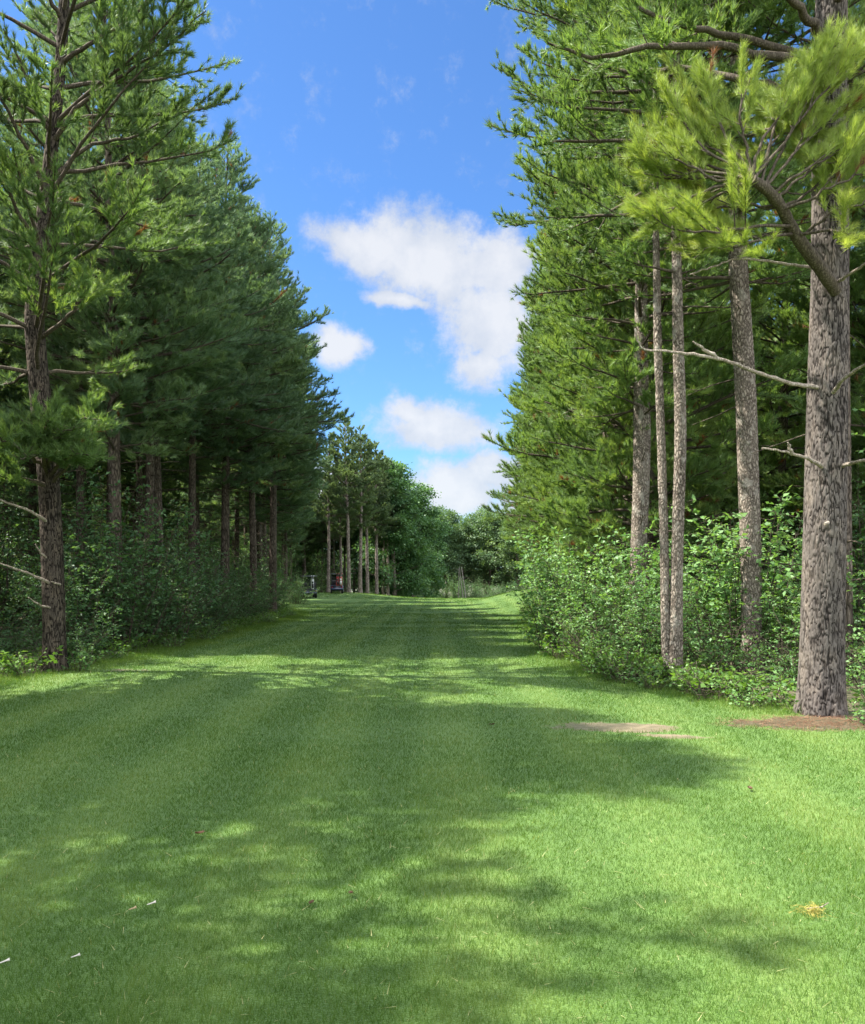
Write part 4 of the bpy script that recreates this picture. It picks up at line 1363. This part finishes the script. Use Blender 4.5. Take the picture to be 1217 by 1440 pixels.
# ------------------------------------------------------------------ golf cars
def box(g, c, s, rx=0., bev=0.0, tint=.5):
    c = np.asarray(c, float); s = np.asarray(s, float) / 2
    b = min(bev, s.min() * .9)
    if b <= 0:
        v = np.array([[i, j, k] for k in (-1, 1) for j in (-1, 1) for i in (-1, 1)], float) * s
        f = [[0, 2, 3, 1], [4, 5, 7, 6], [0, 1, 5, 4], [2, 6, 7, 3], [1, 3, 7, 5], [0, 4, 6, 2]]
    else:
        # rounded in plan, chamfered top and bottom
        ring = []
        for qx, qy, a0 in ((1, 1, 0), (-1, 1, 90), (-1, -1, 180), (1, -1, 270)):
            for a in (0, 30, 60, 90):
                ang = R_(a0 + a)
                ring.append((qx * (s[0] - b) + b * math.cos(ang), qy * (s[1] - b) + b * math.sin(ang)))
        ring = np.array(ring); n = len(ring)
        lv = [(-s[2], .82 if s[:2].min() > 2 * b else .6), (-s[2] + b * .5, 1), (s[2] - b * .5, 1), (s[2], .82 if s[:2].min() > 2 * b else .6)]
        v = []
        for z, k in lv:
            sh = np.array([(s[0] - b * (1 - k) * 2) / s[0], (s[1] - b * (1 - k) * 2) / s[1]])
            v += [[p[0] * sh[0], p[1] * sh[1], z] for p in ring]
        v += [[0, 0, -s[2]], [0, 0, s[2]]]
        v = np.array(v)
        f = [[l * n + i, l * n + (i + 1) % n, (l + 1) * n + (i + 1) % n, (l + 1) * n + i] for l in range(3) for i in range(n)]
        t3 = [[(i + 1) % n, i, 4 * n] for i in range(n)] + [[3 * n + i, 3 * n + (i + 1) % n, 4 * n + 1] for i in range(n)]
    if rx:
        cr, sr = math.cos(rx), math.sin(rx)
        v = np.stack([v[:, 0], v[:, 1] * cr - v[:, 2] * sr, v[:, 1] * sr + v[:, 2] * cr], 1)
    n0 = g.n
    g.add(v + c, f, tint)
    if b > 0:
        g.f3.append(np.array(t3) + n0); g.t3.append(np.full(len(t3), tint, np.float32))


M['cart_blue'] = plain_mat('navy_body_paint', (.012, .022, .075), .25, 0, .08, .6)
M['cart_black'] = plain_mat('black_plastic', (.012, .012, .014), .5)
M['cart_roof'] = plain_mat('grey_roof_shell', (.10, .11, .12), .4)
M['cart_seat'] = plain_mat('dark_vinyl', (.03, .03, .035), .45)
M['rubber'] = plain_mat('tyre_rubber', (.018, .018, .018), .85)
M['rim'] = plain_mat('wheel_cover', (.4, .4, .42), .4)
M['bag_red'] = plain_mat('red_fabric', (.27, .028, .026), .7)
M['bag_black'] = plain_mat('black_fabric', (.02, .02, .022), .7)
M['bag_pink'] = plain_mat('coral_fabric', (.38, .12, .085), .7)
M['bag_white'] = plain_mat('pale_fabric', (.55, .57, .6), .7)
M['lamp_red'] = plain_mat('tail_lamp_lens', (.35, .01, .01), .2)
M['steel'] = plain_mat('club_steel', (.5, .5, .52), .3, .9)
M['glass'] = plain_mat('tinted_windscreen', (.05, .06, .06), .1)


def cart(x, y, rz, label):
    o = empty('golf_car', (x, y, gz(x, y) + .0), label, 'golf cart', 'golf cars parked on the grass bay', rz)

    def part(nm, build, mat, smooth=False, par=None):
        g = Geo(); build(g)
        return child(nm, g.mesh(nm, M[mat], smooth), par or o)
    # forward is +y
    def body(g):
        box(g, (0, -.55, .52), (1.16, 1.0, .46), bev=.1)
        box(g, (0, .35, .32), (1.1, 1.3, .12), bev=.05)
        box(g, (0, .98, .58), (1.1, .55, .44), rx=-.25, bev=.12)
        box(g, (0, -1.08, .42), (1.12, .12, .2), bev=.04)
    part('body', body, 'cart_blue')
    part('bag_well', lambda g: (box(g, (0, -.98, .70), (.95, .34, .06), bev=.02), box(g, (0, -.82, .98), (.98, .04, .05), bev=.015), box(g, (-.47, -.82, .86), (.04, .04, .26)), box(g, (.47, -.82, .86), (.04, .04, .26))), 'cart_black')
    part('seat', lambda g: (box(g, (0, -.28, .80), (1.05, .46, .14), bev=.05)), 'cart_seat')
    part('backrest', lambda g: (box(g, (-.27, -.56, 1.08), (.48, .1, .38), rx=.15, bev=.04), box(g, (.27, -.56, 1.08), (.48, .1, .38), rx=.15, bev=.04)), 'cart_seat')
    part('roof', lambda g: box(g, (0, .0, 1.80), (1.2, 1.75, .08), bev=.07), 'cart_roof')
    for sx in (-1, 1):
        part('roof_post', lambda g: tube(g, np.array([[sx * .5, -.72, .7], [sx * .52, -.76, 1.3], [sx * .5, -.74, 1.77]]), .022, 8), 'cart_black', True)
        part('roof_post', lambda g: tube(g, np.array([[sx * .5, .9, .74], [sx * .51, .72, 1.3], [sx * .5, .62, 1.77]]), .022, 8), 'cart_black', True)
        part('tail_lamp', lambda g: box(g, (sx * .44, -1.065, .58), (.14, .05, .08), bev=.015), 'lamp_red')
    part('windscreen', lambda g: box(g, (0, .77, 1.28), (.95, .012, .9), rx=.27), 'glass')
    part('steering_wheel', lambda g: (tube(g, np.array([[-.27 + .17 * math.cos(a), .42 + .08 * math.sin(a), 1.05 + .15 * math.sin(a)] for a in np.linspace(0, 6.283, 17)]), .014, 6),
                                      tube(g, np.array([[-.27, .8, .75], [-.27, .42, 1.05]]), .018, 6)), 'cart_black', True)
    for sx in (-1, 1):
        for yy in (-.72, .86):
            w = part('wheel', lambda g: tube(g, np.array([[sx * .42, yy, .23], [sx * .44, yy, .23], [sx * .58, yy, .23], [sx * .60, yy, .23]]), np.array([.2, .23, .23, .2]), 24), 'rubber', True)
            part('rim', lambda g: tube(g, np.array([[sx * .595, yy, .23], [sx * .612, yy, .23]]), np.array([.13, .11]), 20), 'rim', True, w)
    return o


def golf_bag(cartloc, rz, dx, mat, label, pocket):
    lx, ly, lz = dx, -1.0, .735
    wx = cartloc[0] + lx * math.cos(rz) - ly * math.sin(rz)
    wy = cartloc[1] + lx * math.sin(rz) + ly * math.cos(rz)
    o = empty('golf_bag', (wx, wy, cartloc[2] + lz), label, 'golf bag', 'golf bags strapped to the golf cars', rz)
    g = Geo()
    tube(g, np.array([[0, 0, 0], [0, 0, .04], [0, .02, .4], [0, .05, .78], [0, .055, .82]]), np.array([.11, .125, .12, .135, .13]), 16)
    child('bag_body', g.mesh('bag_body', M[mat], True), o)
    g = Geo(); box(g, (0, -.135, .26), (.17, .09, .34), bev=.03); box(g, (0, -.12, .56), (.14, .07, .16), bev=.03)
    child('pocket', g.mesh('pocket', M[pocket]), o)
    r = np.random.default_rng(int(dx * 100) + 300)
    for q in range(7):
        a = q * .9
        g = Geo()
        b = np.array([.07 * math.cos(a), .05 + .07 * math.sin(a), .78])
        t = b + np.array([.03 * math.cos(a), .02, .2 + .12 * r.random()])
        tube(g, np.array([b, t]), .006, 5)
        c = child('club', g.mesh('club_shaft', M['steel']), o)
        g = Geo(); box(g, t + np.array([.02, 0, .02]), (.09, .05, .06), bev=.02)
        child('club_head', g.mesh('club_head', M['bag_black' if q % 3 else mat]), c)


c1 = (-8.95, 79.5); z1 = gz(*c1)
cart(*c1, .12, 'navy golf car with red and coral bags on the back, parked before the far pines')
golf_bag((*c1, z1), .12, .05, 'bag_red', 'red golf bag on the back of the far navy golf car', 'bag_black')
golf_bag((*c1, z1), .12, .36, 'bag_pink', 'coral and white golf bag at the right rear of the navy golf car', 'bag_white')
c2 = (-10.35, 71.0); z2 = gz(*c2)
cart(*c2, .25, 'dark golf car half hidden behind the last left bush')
golf_bag((*c2, z2), .25, .2, 'bag_white', 'pale grey golf bag on the half hidden golf car', 'bag_black')

# ------------------------------------------------------------------ sky, sun, camera
w = bpy.data.worlds.new('World'); SC.world = w; w.use_nodes = True
nt = w.node_tree
for n in list(nt.nodes):
    nt.nodes.remove(n)
out = nt.nodes.new('ShaderNodeOutputWorld')
sky = nd(nt, 'TexSky', sky_type='NISHITA', sun_disc=False)
sky.sun_elevation = R_(SUN_EL)
sky.sun_rotation = R_(-90 + SUN_AZ_FRONT)       # 0 = +Y, clockwise seen from above
sky.altitude = 200; sky.air_density = 1.0; sky.dust_density = .4; sky.ozone_density = 1.6
bg = nd(nt, 'Background', i_Strength=.05)
nt.links.new(mixc(nt, 1.0, sky.outputs[0], (.46, .72, 1.02), 'MULTIPLY'), bg.inputs[0])
tc = nd(nt, 'TexCoord')
sp = nd(nt, 'SeparateXYZ'); nt.links.new(tc.outputs['Generated'], sp.inputs[0])
dx, dy, dz = sp.outputs
hyp = mth(nt, 'SQRT', mth(nt, 'ADD', mth(nt, 'MULTIPLY', dx, dx), mth(nt, 'MULTIPLY', dy, dy)))
az = mth(nt, 'ARCTAN2', dx, dy)
el = mth(nt, 'ARCTAN2', dz, hyp)
cv = nd(nt, 'CombineXYZ'); nt.links.new(az, cv.inputs[0]); nt.links.new(el, cv.inputs[1])
wn = nd(nt, 'TexNoise', i_Scale=9.0, i_Detail=5.0, i_Roughness=.6); nt.links.new(cv.outputs[0], wn.inputs['Vector'])
ws = nd(nt, 'SeparateColor'); nt.links.new(wn.outputs['Color'], ws.inputs[0])
u = mth(nt, 'ADD', az, mth(nt, 'MULTIPLY', mth(nt, 'SUBTRACT', ws.outputs[0], .5), .085))
v = mth(nt, 'ADD', el, mth(nt, 'MULTIPLY', mth(nt, 'SUBTRACT', ws.outputs[1], .5), .06))
BL = []
for px_, py_, rx, ry, a in ((520, 345, 95, 34, .18), (600, 365, 125, 62, .30), (700, 370, 75, 42, .0), (690, 450, 75, 80, .0), (560, 415, 55, 16, .2), (672, 510, 45, 40, 0), (482, 482, 38, 29, .1),
                            (612, 600, 100, 38, .12), (580, 580, 55, 26, .2), (640, 690, 85, 48, 0), (700, 665, 60, 36, 0), (800, 690, 160, 45, 0), (420, 690, 160, 40, 0), (880, 420, 160, 90, .2), (250, 400, 120, 60, 0)):
    uu = (px_ - CX) / F_PX; vv = (HY - py_) / F_PX
    BL.append((math.atan(uu), math.atan(vv / math.sqrt(1 + uu * uu)), rx / F_PX, ry / F_PX, a))
dens = None
for a0, e0, rx, ry, ang in BL:
    du = mth(nt, 'SUBTRACT', u, a0); dv = mth(nt, 'SUBTRACT', v, e0)
    ca, sa = math.cos(-ang), math.sin(-ang)
    p_ = mth(nt, 'DIVIDE', mth(nt, 'ADD', mth(nt, 'MULTIPLY', du, ca), mth(nt, 'MULTIPLY', dv, sa)), rx)
    q_ = mth(nt, 'DIVIDE', mth(nt, 'SUBTRACT', mth(nt, 'MULTIPLY', dv, ca), mth(nt, 'MULTIPLY', du, sa)), ry)
    d_ = mth(nt, 'SUBTRACT', 1.0, mth(nt, 'SQRT', mth(nt, 'ADD', mth(nt, 'MULTIPLY', p_, p_), mth(nt, 'MULTIPLY', q_, q_))))
    dens = d_ if dens is None else mth(nt, 'MAXIMUM', dens, d_)
fn = nd(nt, 'TexNoise', i_Scale=26.0, i_Detail=12.0, i_Roughness=.68); nt.links.new(cv.outputs[0], fn.inputs['Vector'])
# unseen clouds added over the rest of the sky for fill light
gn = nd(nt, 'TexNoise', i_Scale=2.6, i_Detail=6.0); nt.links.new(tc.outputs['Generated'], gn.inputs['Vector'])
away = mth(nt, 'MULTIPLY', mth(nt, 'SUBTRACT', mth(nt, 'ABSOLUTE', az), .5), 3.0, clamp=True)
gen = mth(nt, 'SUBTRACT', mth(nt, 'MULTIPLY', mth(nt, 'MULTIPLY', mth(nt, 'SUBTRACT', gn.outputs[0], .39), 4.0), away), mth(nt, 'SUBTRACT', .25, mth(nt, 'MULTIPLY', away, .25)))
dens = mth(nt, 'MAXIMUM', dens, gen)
raw = mth(nt, 'ADD', dens, mth(nt, 'MULTIPLY', mth(nt, 'SUBTRACT', fn.outputs[0], .5), 1.4))
mr = nd(nt, 'MapRange', interpolation_type='SMOOTHSTEP'); mr.inputs[1].default_value = -.22; mr.inputs[2].default_value = .5
nt.links.new(raw, mr.inputs[0])
mask = mth(nt, 'MULTIPLY', mr.outputs[0], .90)
cn = nd(nt, 'TexNoise', i_Scale=14.0, i_Detail=5.0); nt.links.new(cv.outputs[0], cn.inputs['Vector'])
ccol = ramp(nt, mth(nt, 'ADD', mth(nt, 'MULTIPLY', cn.outputs[0], .8), mth(nt, 'MULTIPLY', raw, .25)), [(.34, (.70, .76, .86)), (.62, (.97, .98, 1.0))])
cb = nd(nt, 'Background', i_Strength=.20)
# unseen clouds overhead and outside the view made brighter to fill the shade
fill_boost = mth(nt, 'MAXIMUM', mth(nt, 'MULTIPLY', mth(nt, 'SUBTRACT', el, .62), 3.0, clamp=True), away)
nt.links.new(mth(nt, 'MULTIPLY_ADD', fill_boost, .58, .205), cb.inputs[1])
nt.links.new(ccol, cb.inputs[0])
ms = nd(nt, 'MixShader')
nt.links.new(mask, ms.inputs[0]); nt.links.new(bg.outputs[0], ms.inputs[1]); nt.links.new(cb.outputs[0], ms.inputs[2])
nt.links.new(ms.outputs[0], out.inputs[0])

e, f = R_(SUN_EL), R_(SUN_AZ_FRONT)
sd = np.array([-math.cos(e) * math.cos(f), math.cos(e) * math.sin(f), math.sin(e)])
L = bpy.data.lights.new('sun', 'SUN'); L.energy = 3.5; L.angle = R_(.5); L.color = (1.0, .95, .86)
so = bpy.data.objects.new('sun', L); COL.objects.link(so)
from mathutils import Vector
so.rotation_euler = Vector(tuple(-sd)).to_track_quat('-Z', 'Y').to_euler()
so.location = tuple(sd * 60)

cam = bpy.data.cameras.new('camera'); cam.sensor_fit = 'VERTICAL'; cam.sensor_height = 36.0; cam.sensor_width = 30.4
cam.lens = 36.0 * F_PX / 1440.0
cam.shift_y = (HY - 720) / 1440.0
cam.clip_start = .05; cam.clip_end = 3000
co = bpy.data.objects.new('camera', cam); COL.objects.link(co)
co.location = (0, 0, CAM_Z); co.rotation_euler = (R_(90), 0, 0)
SC.camera = co

SC.view_settings.view_transform = 'Standard'; SC.view_settings.look = 'None'
SC.view_settings.gamma = 1.0; SC.view_settings.exposure = 2.2
cy = SC.cycles
cy.max_bounces = 7; cy.diffuse_bounces = 4; cy.glossy_bounces = 2; cy.transmission_bounces = 5; cy.transparent_max_bounces = 4
cy.sample_clamp_indirect = 6.0
cy.use_denoising = True
cy.use_adaptive_sampling = False
